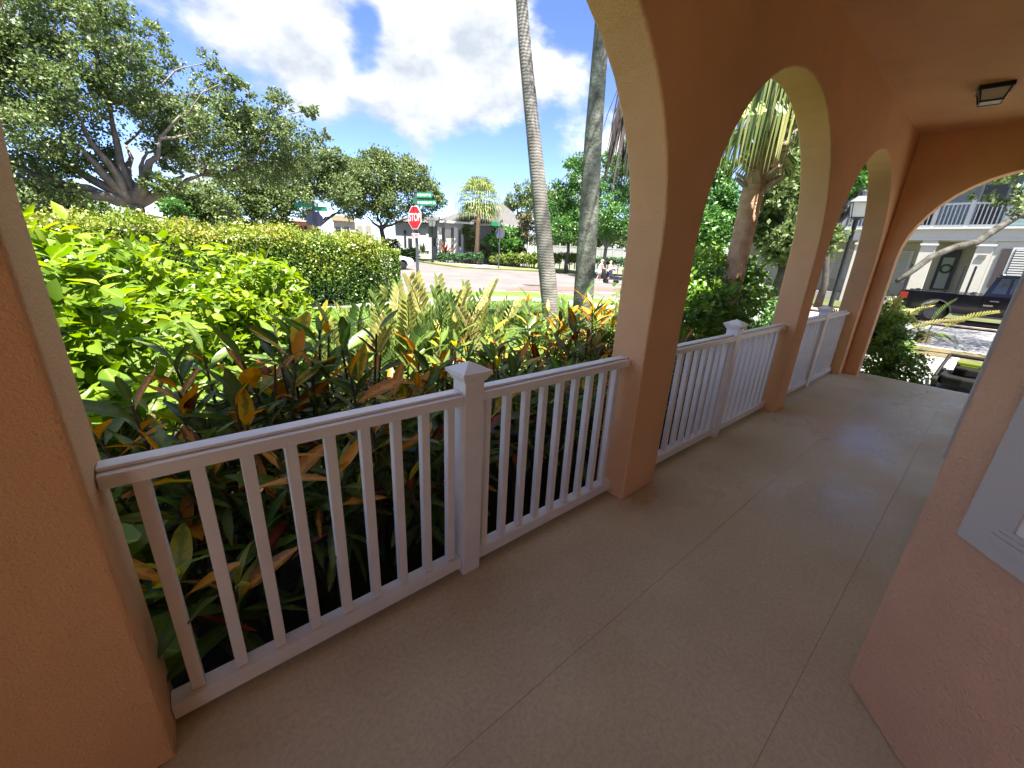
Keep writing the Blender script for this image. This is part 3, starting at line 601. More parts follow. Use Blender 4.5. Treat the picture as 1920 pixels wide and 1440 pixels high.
shrub(-.75, 3.5, [(-.95, 3.35, 1.0, .5), (-.45, 3.3, .9, .48), (-.75, 3.0, .55, .45), (-.2, 3.5, .85, .45), (-1.4, 3.7, 1.15, .5), (-.2, 3.2, .5, .4), (-1.1, 3.2, .5, .4), (-.6, 3.6, 1.1, .45), (-1.9, 3.9, 1.1, .5)], 290, 2600, .16, 'large lime green shrub with broad glossy leaves beside the left column', LL)
shrub(.5, 4.6, [(.1, 4.4, .95, .5), (.6, 4.5, .85, .5), (.95, 4.6, .6, .42), (.3, 4.2, .45, .42), (.8, 4.3, .35, .35), (.55, 5.0, 1.0, .5), (-.3, 4.6, 1.05, .45), (1.05, 4.5, .3, .35)], 280, 4200, .14, 'feathery lime green shrub in front of the hedge', LL)
shrub(-.55, 2.45, [(-.55, 2.35, .35, .3), (-.2, 2.5, .55, .28), (-.75, 2.5, .5, .28)], 130, 260, .2, 'low bright green shrub between the lime shrub and the crotons', LL)
shrub(-.62, 1.95, [(-.5, 1.8, .28, .16), (-.38, 1.75, .12, .14)], 36, 20, .3, 'broad leaved green plant at the foot of the left column', BL, name='broad_leaf_plant', rosette=6, stems=4)
# shrubs seen through the second arch
shrub(5.6, 2.9, [(4.7, 2.6, .5, .34), (5.05, 2.5, .75, .4), (5.4, 2.4, .92, .42), (5.55, 2.75, 1.08, .42), (5.9, 2.35, .98, .42), (6.65, 2.6, 1.2, .46), (6.3, 2.9, 1.25, .46), (5.2, 3.1, .45, .5), (5.9, 2.9, .6, .5), (6.5, 3.1, .95, .6), (4.9, 3.4, .35, .4), (5.6, 3.6, .75, .5), (7.1, 3.0, .9, .6), (6.0, 3.5, 1.0, .5), (7.4, 3.4, 1.3, .6)], 290, 9500, .115, 'yellow-green leafy shrub around the foot of the sabal palm', LL, name='leafy_shrub', mesh_mat=YELG)
shrub(8.0, 3.6, [(7.8, 3.4, .9, .6), (8.6, 3.6, 1.1, .7), (7.3, 4.2, .9, .6), (8.9, 3.2, .6, .6)], 0, 5200, .11, 'dark green leafy shrub behind the third arch', LL, name='leafy_shrub', mesh_mat=OAKB)
# bush by the far porch step
sb = shrub(8.5, .78, [(8.3, .95, .1, .34), (8.75, .9, .15, .36), (8.45, .6, .05, .30), (8.85, .65, .08, .3), (8.35, .95, .5, .32), (8.75, 1.05, .6, .32), (9.1, 1.1, .45, .36), (8.5, 1.1, .8, .33), (8.85, 1.2, .85, .34), (9.3, .95, .35, .3)], 0, 9500, .075, 'dense dark green bush beside the end step of the porch', LL, name='step_bush', mesh_mat=YELG)
for x, y, n, lb in ((8.55, 1.15, 12, 'bright lime cycad fronds over the left of the end bush'), (8.95, .95, 11, 'bright lime cycad fronds over the middle of the end bush'), (9.3, .6, 6, 'lime cycad with one long frond arching right over the path')):
    cycad(x, y, .42, n, .8, lb, .0, 1.1, .06, 'cycads over the end bush')

# the long clipped hedge behind the shrubs
hd = empty('hedge', (0, 12, -.3), 0, 'long clipped hedge with small yellow-tipped leaves along the pavement', 'hedge')
ha, hb = Vector((5.75, 13.2, 0)), Vector((-9, 10.6, 0)); hx = (hb - ha).normalized(); hn = Vector((hx.y, -hx.x, 0)); 
if hn.y > 0: hn = -hn
n = 52000; u = rng.random(n) * (hb - ha).length; side = rng.random(n); v = np.where(side < .62, rng.normal(0, .10, n), rng.uniform(0, 1.5, n))
prof = np.where(side < .62, rng.uniform(-.1, 1, n), 1 + rng.normal(0, .045, n)); bulge = .22 * np.sin(u * 2.1) + .15 * np.sin(u * 5.3 + 1)
top = 1.62 + .008 * u + .08 * np.sin(u * 2.3) + .06 * np.sin(u * 6.1 + 1); endr = np.clip(u / .8, 0, 1) ** .5
top = top * (.82 + .18 * endr)
C = np.stack([ha.x + hx.x * u - hn.x * (v + bulge * .5) , ha.y + hx.y * u - hn.y * (v + bulge * .5), np.zeros(n)], 1) - np.array([0, 12, 0])
C[:, 2] = np.maximum(0, prof) * (top + .3)
C += np.outer(-(1 - endr) * .5 * rng.random(n) * 0 , [1, 0, 0])
ns_ = 150; us = rng.random(ns_) * 14.6; vs2 = rng.uniform(-.05, 1.2, ns_); hs_ = rng.uniform(.06, .32, ns_); kk = 14
sh = np.repeat(np.stack([us, vs2, hs_], 1), kk, 0); tt = rng.random(len(sh)); ut = sh[:, 0] + rng.normal(0, .035, len(sh)); vt = sh[:, 1] + rng.normal(0, .035, len(sh))
C = np.concatenate([C, np.stack([ha.x + hx.x * ut - hn.x * vt, ha.y + hx.y * ut - hn.y * vt - 12, 1.62 + .3 + .008 * ut + sh[:, 2] * tt], 1)])
# rounded right end
ne = 7000; th = rng.uniform(-1.6, 1.6, ne); hz = rng.uniform(0, 1, ne); rr = .75 + rng.normal(0, .06, ne)
cen = ha - hn * .75; E_ = np.stack([cen.x - hx.x * rr * np.cos(th) * .6 - hn.x * -rr * np.sin(th), cen.y - hx.y * rr * np.cos(th) * .6 - hn.y * -rr * np.sin(th), hz * 1.68], 1) - np.array([0, 12, 0])
C = np.concatenate([C, E_]); n = len(C); out_ = np.tile(np.array([hn.x, hn.y, .5]), (n, 1))
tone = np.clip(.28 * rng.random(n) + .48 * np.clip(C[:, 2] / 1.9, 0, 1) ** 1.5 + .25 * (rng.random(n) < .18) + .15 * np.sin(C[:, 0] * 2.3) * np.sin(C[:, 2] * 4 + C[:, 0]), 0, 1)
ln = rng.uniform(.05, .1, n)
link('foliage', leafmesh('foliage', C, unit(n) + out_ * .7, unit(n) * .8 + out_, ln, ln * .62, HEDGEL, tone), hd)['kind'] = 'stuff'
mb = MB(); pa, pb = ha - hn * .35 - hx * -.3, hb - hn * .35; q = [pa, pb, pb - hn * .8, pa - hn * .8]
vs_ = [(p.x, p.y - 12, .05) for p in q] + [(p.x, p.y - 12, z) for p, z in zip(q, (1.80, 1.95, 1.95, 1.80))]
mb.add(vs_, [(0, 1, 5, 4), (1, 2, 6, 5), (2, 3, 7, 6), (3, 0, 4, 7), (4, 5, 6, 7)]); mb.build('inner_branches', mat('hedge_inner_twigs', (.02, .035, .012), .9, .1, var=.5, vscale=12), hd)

# ================================================================== PALMS NEAR THE PORCH
def ringtrunk(pts, rads, n=16, rings=70, amp=.035):
    P = [Vector(p) for p in pts]; vs = []; rr = []
    for i in range(rings * 2 + 1):
        t = i / (rings * 2) * (len(P) - 1); j = min(len(P) - 2, int(t)); f = t - j
        vs.append(P[j].lerp(P[j + 1], f)); rr.append((rads[j] * (1 - f) + rads[j + 1] * f) * (1 + amp * (1 if i % 2 else -.4) * random.uniform(.3, 1)))
    return MB().tube(vs, rr, n)
def pinnate(nf, L, m, up=.3):
    mb = MB()
    for k in range(nf):
        a = k * 2.4; el = random.uniform(-.5, 1.2); pts = []
        d = Vector((math.cos(a), math.sin(a), 0))
        for i in range(10):
            t = i / 9; pts.append(d * (L * t * math.cos(el * (1 - t * .5))) + Vector((0, 0, L * (math.sin(el) * t - .55 * t * t))))
        mb.tube(pts, [.03 - .026 * i / 9 for i in range(10)], 4)
        for i in range(34):
            t = .12 + .87 * i / 33; j = min(8, int(t * 9)); p = pts[j].lerp(pts[j + 1], t * 9 - j); dd = (pts[j + 1] - pts[j]).normalized(); sd = dd.cross(Vector((0, 0, 1))).normalized()
            for s in (-1, 1):
                dl = (sd * s + dd * .6 + Vector((0, 0, -.35))).normalized(); l = L * .24 * math.sin(math.pi * (.15 + .8 * t)); mb.add([p - dd * .02, p + dl * l * .5 + dd * .02, p + dl * l + Vector((0, 0, -.1 * l)), p + dl * l * .5 - dd * .02], [(0, 1, 2), (0, 2, 3)])
    return mb
def add_rnd(me):
    a = me.attributes.new('rnd', 'FLOAT', 'FACE'); a.data.foreach_set('value', rng.random(len(me.polygons)).astype(np.float32)); return me
def palm_at(spec, r, rads, label, bark, name='palm_tree', top=None, amp=.035):
    P = [at(px, py, r) for px, py in spec]; b = P[0].copy(); zb = -.3
    dirn = (P[1] - P[0]); b = P[0] - dirn * ((P[0].z - zb) / dirn.z); pts = [b] + P
    d = (P[-1] - P[-2]).normalized(); pts.append(P[-1] + d * 4.6); rads = [rads[0] * 1.12] + rads + [rads[-1] * .9]
    root = empty(name, b, 0, label, 'palm'); ringtrunk([p - b for p in pts], rads, 18, 120, amp * .14).build('trunk', bark, root, smooth=True)
    c = link('crown', add_rnd(pinnate(20, 2.3, FANL).mesh('crown', FANL)), root, pts[-1] - b); c['kind'] = 'stuff'; return root
palm_at([(1031, 565), (1015, 400), (1000, 250), (985, 100), (978, 0)], 8.4, [.18, .155, .132, .112, .098], 'leaning palm with pale ringed grey trunk on the lawn', TRUNKP)
palm_at([(1094, 555), (1101, 450), (1113, 250), (1128, 60)], 8.8, [.21, .2, .165, .135], 'upright palm with mossy grey trunk close beside the first column', TRUNKM, amp=.03)
def fan_frond(mb, base, d, L, nseg=22, droop=.6, spread=1.25, pet=.5, mi=0):
    d = Vector(d).normalized(); up = Vector((0, 0, 1)); sd = d.cross(up)
    sd = sd.normalized() if sd.length > .05 else Vector((1, 0, 0)); n = sd.cross(d).normalized()
    base = Vector(base); hub = base + d * L * pet; mb.tube([base, hub], [.016, .010], 4, mi)
    for i in range(nseg):
        a = -spread + 2 * spread * i / (nseg - 1); dl = (d * math.cos(a) + sd * math.sin(a) + n * .12 * math.cos(a)).normalized(); l = L * (1 - pet * .3) * (.75 + .25 * math.cos(a)) * random.uniform(.9, 1.1)
        w = dl.cross(n).normalized() * L * .022; g = Vector((0, 0, -1)); p1 = hub + dl * l * .45 + g * droop * l * .10; p2 = hub + dl * l * .78 + g * droop * l * .36; p3 = hub + dl * l * (.98 - .12 * droop) + g * droop * l * .85
        mb.add([hub, p1 + w, p1 - w, p2 + w * .7, p2 - w * .7, p3], [(0, 1, 2), (1, 3, 4, 2), (3, 5, 4)], mi)
# sabal palm seen through the second arch
pb = at(1383, 480, 6.75); pb.z = -.3; ct = at(1447, 232, 6.75)
sp = empty('sabal_palm', pb, 0, 'sabal palm with orange-brown trunk and hanging fronds seen through the second arch', 'palm')
t0 = at(1425, 300, 6.75)
ringtrunk([(0, 0, 0), Vector((0, 0, 1.2)), Vector((t0.x - pb.x, t0.y - pb.y, t0.z - pb.z)), ct - pb], [.175, .14, .135, .14], 18, 46, .05).build('trunk', SABAL, sp, smooth=True)
cr = ct - pb; bo = MB()
for k in range(46):
    a = k * 2.4; z = -.75 + k * .019; r = .15; d = Vector((math.cos(a), math.sin(a), .55)).normalized(); s_ = Vector((-math.sin(a), math.cos(a), 0)) * .055; p = cr + Vector((math.cos(a) * r * .85, math.sin(a) * r * .85, z)); e = p + d * .2
    bo.add([p - s_, p + s_, e + s_ * .6, e - s_ * .6, p - s_ + Vector((0, 0, -.05)), p + s_ + Vector((0, 0, -.05)), e + s_ * .6 + Vector((0, 0, -.03)), e - s_ * .6 + Vector((0, 0, -.03))], [(0, 1, 2, 3), (7, 6, 5, 4), (0, 4, 5, 1), (1, 5, 6, 2), (2, 6, 7, 3), (3, 7, 4, 0)])
bo.build('leaf_boots', mat('tan_leaf_boot', (.33, .26, .2), .9, .2, var=.3, vscale=6), sp)['kind'] = 'stuff'
for k in range(18):
    a = k * 2.4 + .4; el = -.6 + 2.1 * (k / 18) ** 1.1; d = (math.cos(a) * math.cos(el), math.sin(a) * math.cos(el), math.sin(el)); mb = MB()
    fan_frond(mb, cr + Vector((0, 0, .1 + .02 * k)), d, 0.8 if el < 0 else 1.0, 26, .7 if el < .4 else .5, 1.15, .5); link('frond', add_rnd(mb.mesh('frond', FANL)), sp)
# long frond that hangs towards the porch
tv = Vector((-pb.x, -pb.y, 0)).normalized()
for k in range(3):
    mb = MB(); d = (tv + Vector((.25 * (k - 1), .3 * (k - 1), .45 - .3 * k))).normalized(); fan_frond(mb, cr + Vector((0, 0, .45)), d, 1.0, 30, 1.5, .8, .45); link('frond', add_rnd(mb.mesh('frond', FANL)), sp)
# palm hidden behind the first column; only its dead brown fronds hang into view
hb_ = at(1225, 500, 7.6); hp = empty('palm_tree', (hb_.x, hb_.y, -.3), 0, 'palm behind the first column with dead brown strands hanging down', 'palm')
ringtrunk([(0, 0, 0), (0, 0, 4), (.1, .1, 9.2)], [.2, .17, .15], 16, 60).build('trunk', TRUNKM, hp, smooth=True)
link('crown', add_rnd(pinnate(16, 2.2, FANL).mesh('crown', FANL)), hp, (.1, .1, 9.2))['kind'] = 'stuff'
for k in range(5):
    mb = MB(); ta = at(1168 + 5 * k, 128 + 14 * k, 7.3) - hp.location
    a0 = at(1215, 60 + 10 * k, 7.4) - hp.location; mb.tube([Vector((.1, .1, 6.2)), a0, ta], [.012, .01, .008], 4)
    for j in range(13):
        p = a0.lerp(ta, .25 + .75 * j / 12); l = random.uniform(.8, 1.75); sw = Vector((random.uniform(-.5, .25), random.uniform(-.2, .35), 0)) * .6; w = Vector((.66, -.75, 0)) * random.uniform(.008, .02)
        q = [p, p + sw * .4 + Vector((0, 0, -l * .35)), p + sw * .8 + Vector((0, 0, -l * .7)), p + sw + Vector((0, 0, -l))]
        mb.add([q[0] - w * .4, q[0] + w * .4, q[1] + w, q[1] - w, q[2] + w * .8, q[2] - w * .8, q[3]], [(0, 1, 2, 3), (3, 2, 4, 5), (5, 4, 6)])
    link('dead_frond', add_rnd(mb.mesh('dead_frond', DEADL)), hp)

# ================================================================== TREES
# big oak on the corner lawn at the left
r = 26; tb = at(257, 425, r); tb.z = zlawn(tb.y); fk = at(252, 385, r)
L1 = [(215, 330, 26), (130, 300, 34), (180, 290, 32), (330, 300, 30), (290, 345, 22), (120, 360, 30), (70, 370, 30), (330, 350, 20), (15, 40, 60), (60, 110, 60), (20, 170, 70), (95, 60, 35), (160, 25, 40), (200, 60, 40), (180, 120, 50), (120, 165, 55), (245, 105, 42), (288, 65, 24), (295, 120, 34), (240, 175, 52), (70, 240, 55), (160, 225, 50), (300, 205, 48), (345, 225, 42),
      (400, 115, 20), (428, 150, 18), (385, 175, 32), (462, 168, 16), (440, 205, 30), (410, 240, 44), (350, 280, 38), (460, 260, 40), (522, 190, 22), (500, 240, 40), (548, 255, 32), (580, 205, 15), (602, 255, 16), (555, 300, 36), (500, 305, 42), (430, 310, 40),
      (85, 300, 45), (30, 330, 50), (300, 268, 32), (-60, 60, 80), (-70, 200, 80), (-60, 320, 60), (-110, 130, 90), (215, 20, 30), (140, -20, 50), (50, -30, 60), (30, 385, 40)]
lim = [(60, 340), (10, 300), (110, 240), (160, 250), (235, 270), (268, 300), (345, 330), (378, 328), (70, 345), (205, 190), (30, 260), (300, 260)]
limbs = [at(px, py, r + random.uniform(-1.5, 1.5)) for px, py in lim]
tree('oak_tree', 'large spreading oak with many pale bare limbs at the left corner', tb, fk, pxl(L1, r, 2.0), 88000, .135, OAK, BARK, .42, limbs, sub=.26)
def tr(name, label, r, basepx, forkpx, lob, n, L, leaf=OAK, bark=BARKD, rt=.25, jit=1.5, group=None, sub=.28, limbs=None):
    b = at(*basepx, r); b.z = zlawn(b.y) - .02; tree(name, label, b, at(*forkpx, r), pxl(lob, r, jit), n, L, leaf, bark, rt, group=group, sub=sub, limbs=[at(px, py, r) for px, py in limbs] if limbs else None)
tr('oak_tree', 'dark green oak behind the back of the far stop sign', 36, (597, 437), (595, 425), [(440, 360, 40), (490, 350, 45), (540, 345, 45), (590, 335, 42), (620, 320, 30), (600, 300, 28), (560, 380, 32), (510, 385, 35), (460, 400, 30), (640, 360, 34), (630, 300, 22)], 26000, .2, limbs=[(560, 395), (575, 380), (640, 390), (625, 400)])
tr('oak_tree', 'rounded oak behind the stop sign with leaning dark trunks', 40, (722, 445), (715, 430), [(650, 345, 34), (690, 330, 38), (720, 305, 26), (700, 300, 22), (745, 325, 34), (775, 335, 34), (800, 355, 28), (815, 380, 18), (690, 370, 36), (740, 375, 38), (785, 390, 24), (660, 385, 26), (760, 310, 20), (670, 315, 22), (828, 372, 10), (720, 400, 22)], 30000, .2, limbs=[(685, 405), (740, 400), (700, 380), (765, 410)])
tr('oak_tree', 'shady oak at the far left behind the hedge', 34, (100, 425), (105, 395), [(30, 380, 40), (90, 370, 36), (140, 380, 30), (-40, 360, 60), (180, 390, 22), (330, 380, 26), (380, 375, 34), (420, 395, 30), (360, 405, 24)], 16000, .2)
tr('casuarina_tree', 'soft yellow-green pine-like tree behind the big oak', 33, (345, 425), (345, 405), [(330, 395, 20), (360, 385, 24), (385, 400, 18), (340, 370, 18)], 7000, .16, OAKB)
tr('oak_tree', 'dark oak showing behind the right end of the grey roof', 62, (975, 440), (975, 420), [(965, 375, 18), (985, 362, 22), (1010, 365, 24), (1035, 380, 22), (1045, 365, 16), (955, 390, 14), (1000, 390, 22)], 9000, .28)
tr('tall_tree', 'bright green tree between the two palm trunks', 38, (1065, 478), (1065, 450), [(1050, 395, 30), (1075, 370, 28), (1090, 335, 22), (1085, 305, 18), (1070, 310, 12), (1080, 420, 34), (1055, 430, 26), (1100, 400, 30), (1045, 350, 12)], 17000, .19, OAKB, rt=.16)
tr('tall_tree', 'bright green tree with forked grey trunk behind the walking woman', 36, (1134, 505), (1136, 465), [(1130, 400, 34), (1155, 370, 30), (1150, 320, 28), (1140, 295, 14), (1170, 410, 32), (1180, 350, 30), (1150, 435, 24), (1120, 350, 16), (1115, 430, 18), (1200, 300, 40), (1230, 380, 50)], 19000, .19, OAKB, BARK, .17, limbs=[(1122, 440), (1150, 430), (1160, 445), (1138, 420)])
tr('leafy_tree', 'dense green tree behind the sabal palm, left of its trunk', 15, (1335, 470), (1335, 450), [(1320, 430, 44), (1345, 370, 36), (1290, 420, 40), (1360, 420, 36), (1340, 320, 26), (1290, 350, 30), (1310, 480, 36)], 17000, .13, OAKB, rt=.14, jit=.8)
tr('leafy_tree', 'dark green tree behind the sabal palm, right of its trunk', 14, (1475, 490), (1475, 460), [(1480, 400, 44), (1500, 340, 40), (1450, 370, 30), (1510, 450, 44), (1470, 460, 36), (1460, 300, 26), (1500, 280, 30), (1430, 430, 24)], 20000, .13, OAK, rt=.15, jit=.8)
tr('leafy_tree', 'green tree above the lamp post in the third arch', 25, (1560, 480), (1570, 420), [(1625, 320, 26), (1600, 340, 22), (1650, 310, 26), (1640, 350, 18), (1590, 360, 14), (1575, 330, 30)], 7000, .15, OAKB, rt=.15, jit=.8)
# tree beside the parked truck: trunk out of sight behind the window bay, long lichen branch across the view
tk = Vector((14.0, -2.6, -.28)); root = empty('street_tree', tk, 0, 'tree by the street with a long lichen-spotted branch across the white house', 'tree')
MB().tube([(0, 0, 0), (-.05, .1, 1.2), (0, .2, 2.6), (.2, .2, 4)], [.22, .18, .16, .12], 10).build('trunk', LICHEN, root, smooth=True)
br = [at(px, py, rr_) - tk for px, py, rr_ in ((1915, 402, 13.3), (1870, 428, 12.8), (1830, 455, 12.4), (1790, 463, 12.0), (1745, 482, 11.6), (1715, 505, 11.3), (1682, 527, 11.0))]
MB().tube([Vector((0, .2, 2.6))] + br, [.10, .075, .068, .066, .06, .058, .055, .045], 9).build('lichen_branch', LICHEN, root, smooth=True)
lo = pxl([(1850, 350, 28), (1900, 365, 26), (1880, 330, 34), (1815, 372, 12), (1835, 355, 18), (1910, 400, 12), (1800, 352, 16), (1940, 380, 26), (1900, 310, 40)], 13.2, .5)
foliage('crown', [(l[0] - tk.x, l[1] - tk.y, l[2] - tk.z, l[3]) for l in lo] + [(.3, .3, 4.6, 1.0), (1.2, -.8, 4.8, 1.2), (-.4, -1, 5, 1.1), (2.2, .5, 5.6, 1.3), (3.6, 1.6, 6.0, 1.4), (3.4, -.6, 6.2, 1.4), (5.2, .6, 6.4, 1.3), (1.4, 2.2, 5.8, 1.2), (5.0, -1.6, 6.4, 1.3), (6.6, 1.4, 6.2, 1.1)], 22000, .09, OAK, root, sub=.3)['kind'] = 'stuff'

# ================================================================== FAR HOUSES
class Fac:
    def __init__(s, name, label, px, r, zb, cat='building'):
        d = ray(px, 460); k = math.hypot(d[0], d[1]); s.f = Vector((d[0] / k, d[1] / k, 0)); s.u = Vector((s.f.y, -s.f.x, 0)); s.O = s.f * r; s.O.z = zb; s.r = r
        s.root = empty(name, s.O, math.atan2(s.u.y, s.u.x), label, cat)      # local x = right, y = away from the viewer
    def uv(s, px, py, dd=0.0):
        d = ray(px, py); t = (s.r + dd) / (d[0] * s.f.x + d[1] * s.f.y); p = Vector((d[0] * t, d[1] * t, CH + d[2] * t)); return (p - s.O).dot(s.u), p.z - s.O.z
    def box(s, name, m, px0, px1, py0, py1, d0, d1, bevel=0):
        pm = (px0 + px1) / 2; u0 = s.uv(px0, py0, d0)[0]; u1 = s.uv(px1, py0, d0)[0]; z1 = s.uv(pm, py0, d0)[1]; z0 = s.uv(pm, py1, d0)[1] if py1 is not None else 0
        return MB().box(min(u0, u1), max(u0, u1), d0, d1, min(z0, z1), max(z0, z1)).build(name, m, s.root)
WALLW = mat('white_house_wall', (.36, .37, .38), .8, .3, var=.04, vscale=1)
TRIMW = mat('white_trim', (.52, .52, .51), .6, .3)
ROOFG = mat('grey_shingle_roof', (.088, .086, .084), .9, .2, var=.12, vscale=2, bump=.5, bscale=12)
SHUT = mat('olive_shutter', (.10, .10, .075), .7, .3); DARKW = mat('dark_window', (.025, .03, .035), .15, .5); DOORP = mat('pale_door', (.55, .54, .50), .6, .3)
H = Fac('white_house', 'white single-storey house with grey hip roof across the junction', 880, 42, zlawn(35))
zb = 0
def uvx(px, dd=0): return H.uv(px, 460, dd)[0]
ze = H.uv(850, 418)[1]; 
MB().box(uvx(868), uvx(990), .0, 9, -.4, ze).build('wall', WALLW, H.root)
b0, b1 = uvx(818), uvx(886); bx = [(b0, .6), (b0 + .9, -1.1), (b1 - .9, -1.1), (b1, .6), (b1, 5), (b0, 5)]
MB().prism(bx, ze + .02, 'z', -.4).build('bay', WALLW, H.root)
MB().box(uvx(742, 3), uvx(818, 3), 3, 11, -.4, ze - .05).build('wing', WALLW, H.root)
ap = H.uv(908, 383, 4.5); ap2 = H.uv(944, 383, 4.5); e0 = uvx(814) - .3; e1 = uvx(992)
rf = MB(); zz0 = ze + .02
vs_ = [(e0, .5, zz0), (e0 + 1.1, -1.6, zz0), (uvx(888), -1.6, zz0), (uvx(895), -.5, zz0), (e1, -.5, zz0), (e1, 9.5, zz0), (e0, 9.5, zz0), (ap[0], 4.5, ap[1]), (ap2[0], 4.5, ap2[1])]
rf.add(vs_, [(0, 1, 7), (1, 2, 7), (2, 3, 7), (3, 4, 8, 7), (4, 5, 8), (5, 6, 7, 8), (6, 0, 7), (0, 6, 5, 4, 3, 2, 1)]); rf.build('roof', ROOFG, H.root)
rf = MB(); w0, w1 = uvx(738, 3), uvx(820, 3); za = H.uv(790, 402, 6)[1]
rf.add([(w0, 2.5, zz0), (w1, 2.5, zz0), (w1, 11.5, zz0), (w0, 11.5, zz0), (w0 + 2, 7, za), (w1, 7, za)], [(0, 1, 5, 4), (1, 2, 5), (2, 3, 4, 5), (3, 0, 4), (0, 3, 2, 1)]); rf.build('wing_roof', ROOFG, H.root)
MB().box(e0 + .9, uvx(888), -1.64, -1.58, ze - .12, ze + .06).build('fascia', TRIMW, H.root); MB().box(uvx(895), e1, -.54, -.48, ze - .12, ze + .06).build('fascia', TRIMW, H.root)
H.box('door', DOORP, 834, 845.5, 430, 470, -1.15, -1.05)
for a, b in ((828.8, 833.8), (845.7, 850.5)): H.box('shutter', SHUT, a, b, 427, 468, -1.18, -1.06)
for a, b in ((820.5, 828), (851, 858)): H.box('pilaster', TRIMW, a, b, 426, 476, -1.25, -1.06)
H.box('window', DARKW, 860, 864.5, 432, 462, -1.14, -1.0); H.box('window', DARKW, 757, 761, 432, 462, 2.93, 3.1); H.box('window', DARKW, 812, 818, 446, 462, 2.93, 3.1); H.box('window', DARKW, 765, 773, 447, 462, 2.93, 3.1)
for a, b in ((772, 776), (783, 786), (799, 803)): H.box('pilaster', TRIMW, a, b, 424, 470, 2.88, 3.05)
H.box('garage_door', mat('pale_grey_panel', (.5, .53, .54), .7, .3), 787, 799, 428, 470, 2.94, 3.05)
G = Fac('cream_house', 'cream house with arched windows showing under the oaks', 662, 50, zlawn(45))
CREAM = mat('cream_wall', (.42, .375, .31), .8, .3, var=.05); TANR = mat('tan_roof', (.27, .22, .135), .9, .2, var=.12, vscale=2)
G.box('wall', CREAM, 625, 700, 416, None, 0, 8); MB().box(G.uv(622, 410)[0], G.uv(664, 410)[0], -.3, 7, G.uv(640, 414.5)[1], G.uv(640, 405)[1]).build('roof', TANR, G.root)
for a, b in ((629, 640), (645, 656)):
    w = G.box('window', TRIMW, a, b, 424, 438, -.06, .05); u0, z0 = G.uv(a + 1, 437); u1, z1 = G.uv(b - 1, 425.5); MB().box(u0, u1, -.09, -.05, z0, z1).build('pane', DARKW, w)
for a, b in ((670, 680), (686, 696)):
    u0, z0 = G.uv(a, 443); u1, z1 = G.uv(b, 428); q = [(u0, z0)] + [((u0 + u1) / 2 + (u1 - u0) / 2 * math.cos(t * math.pi / 8), z1 + (u1 - u0) / 2 * math.sin(t * math.pi / 8)) for t in range(8, -1, -1)] + [(u1, z0)]
    MB().prism(q, .05, 'y', -.06).build('arched_window', mat('shaded_glass', (.25, .24, .2), .3, .4), G.root, tri=True)
B = Fac('brown_house', 'brown and terracotta house half hidden behind the far oak', 560, 54, zlawn(45))
B.box('wall', mat('terracotta_wall', (.42, .19, .10), .8, .3, var=.1), 546, 600, 413, None, 0, 8); B.box('garage', mat('shaded_brown', (.12, .09, .07), .8, .3), 500, 546, 419, None, .6, 8)
B.box('roof', mat('pale_tile_roof', (.55, .5, .44), .9, .2), 495, 602, 408, 414, -.4, 8)
for a, b in ((563, 567), (570, 575)): B.box('window', DARKW, a, b, 424, 440, -.08, .02)
B.box('pillar', mat('beige_pillar', (.5, .42, .33), .8, .3), 546, 554, 418, None, -.15, .1)
# white vinyl fence, panel by panel
fe = Fac('white_fence', 'white vinyl privacy fence behind the hedge between the palm trunks', 1090, 47, zlawn(33), 'fence')
u0, zt = fe.uv(1030, 458); u1, _ = fe.uv(1172, 462); z0, z1 = -.6, zt
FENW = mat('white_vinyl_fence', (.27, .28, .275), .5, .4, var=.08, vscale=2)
npan = 7; pw = (u1 - u0) / npan
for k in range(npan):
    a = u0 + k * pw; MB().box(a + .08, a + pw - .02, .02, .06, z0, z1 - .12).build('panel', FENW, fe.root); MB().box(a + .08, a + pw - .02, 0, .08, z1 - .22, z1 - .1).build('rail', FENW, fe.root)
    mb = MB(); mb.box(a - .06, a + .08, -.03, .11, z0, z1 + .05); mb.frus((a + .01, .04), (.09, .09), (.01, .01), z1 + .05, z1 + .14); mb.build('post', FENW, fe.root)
tr('oak_tree', 'dark green tree closing the view behind the white fence, left of the mossy palm', 56, (1075, 465), (1075, 450), [(1030, 440, 18), (1055, 435, 18), (1080, 440, 18), (1100, 430, 18), (1045, 452, 14), (1090, 452, 14), (1065, 455, 14), (1015, 450, 12)], 9000, .26)
tr('oak_tree', 'dark green tree closing the view behind the white fence, right of the mossy palm', 58, (1150, 472), (1150, 455), [(1120, 440, 20), (1145, 435, 20), (1170, 440, 22), (1200, 440, 26), (1130, 455, 14), (1160, 458, 14), (1190, 460, 18)], 9000, .26)
# clipped hedges and shrubs in front of the far house
def bush(name, label, spec, r, n, L, m, jit=.4, cat='shrub', group=None, sub=.3):
    lb = pxl(spec, r, jit); c = at(spec[0][0], spec[0][1], r); c.z = zlawn(c.y) if c.y > 18 else -.3
    root = empty(name, c, 0, label, cat, group); mb = MB()
    for l in lb: mb.tube([(l[0] - c.x, l[1] - c.y, 0), (l[0] - c.x, l[1] - c.y, max(.1, l[2] - c.z))], [.05, .03], 5)
    mb.build('stem', BARKD, root); foliage('foliage', [(l[0] - c.x, l[1] - c.y, l[2] - c.z, l[3]) for l in lb], n, L, m, root, sub=sub)['kind'] = 'stuff'; return root
def row(a, b, py, rp, k): return [(a + (b - a) * i / (k - 1), py + random.uniform(-.6, .6), rp) for i in range(k)]
bush('clipped_hedge', 'low clipped green hedge in front of the white house door', row(826, 898, 481, 7, 12), 39, 6500, .14, HEDGEG, .2, 'hedge')
bush('clipped_hedge', 'low yellow-green hedge behind the leaning palm trunk', row(928, 1088, 484, 10, 18), 39.5, 13000, .15, HEDGEY, .2, 'hedge')
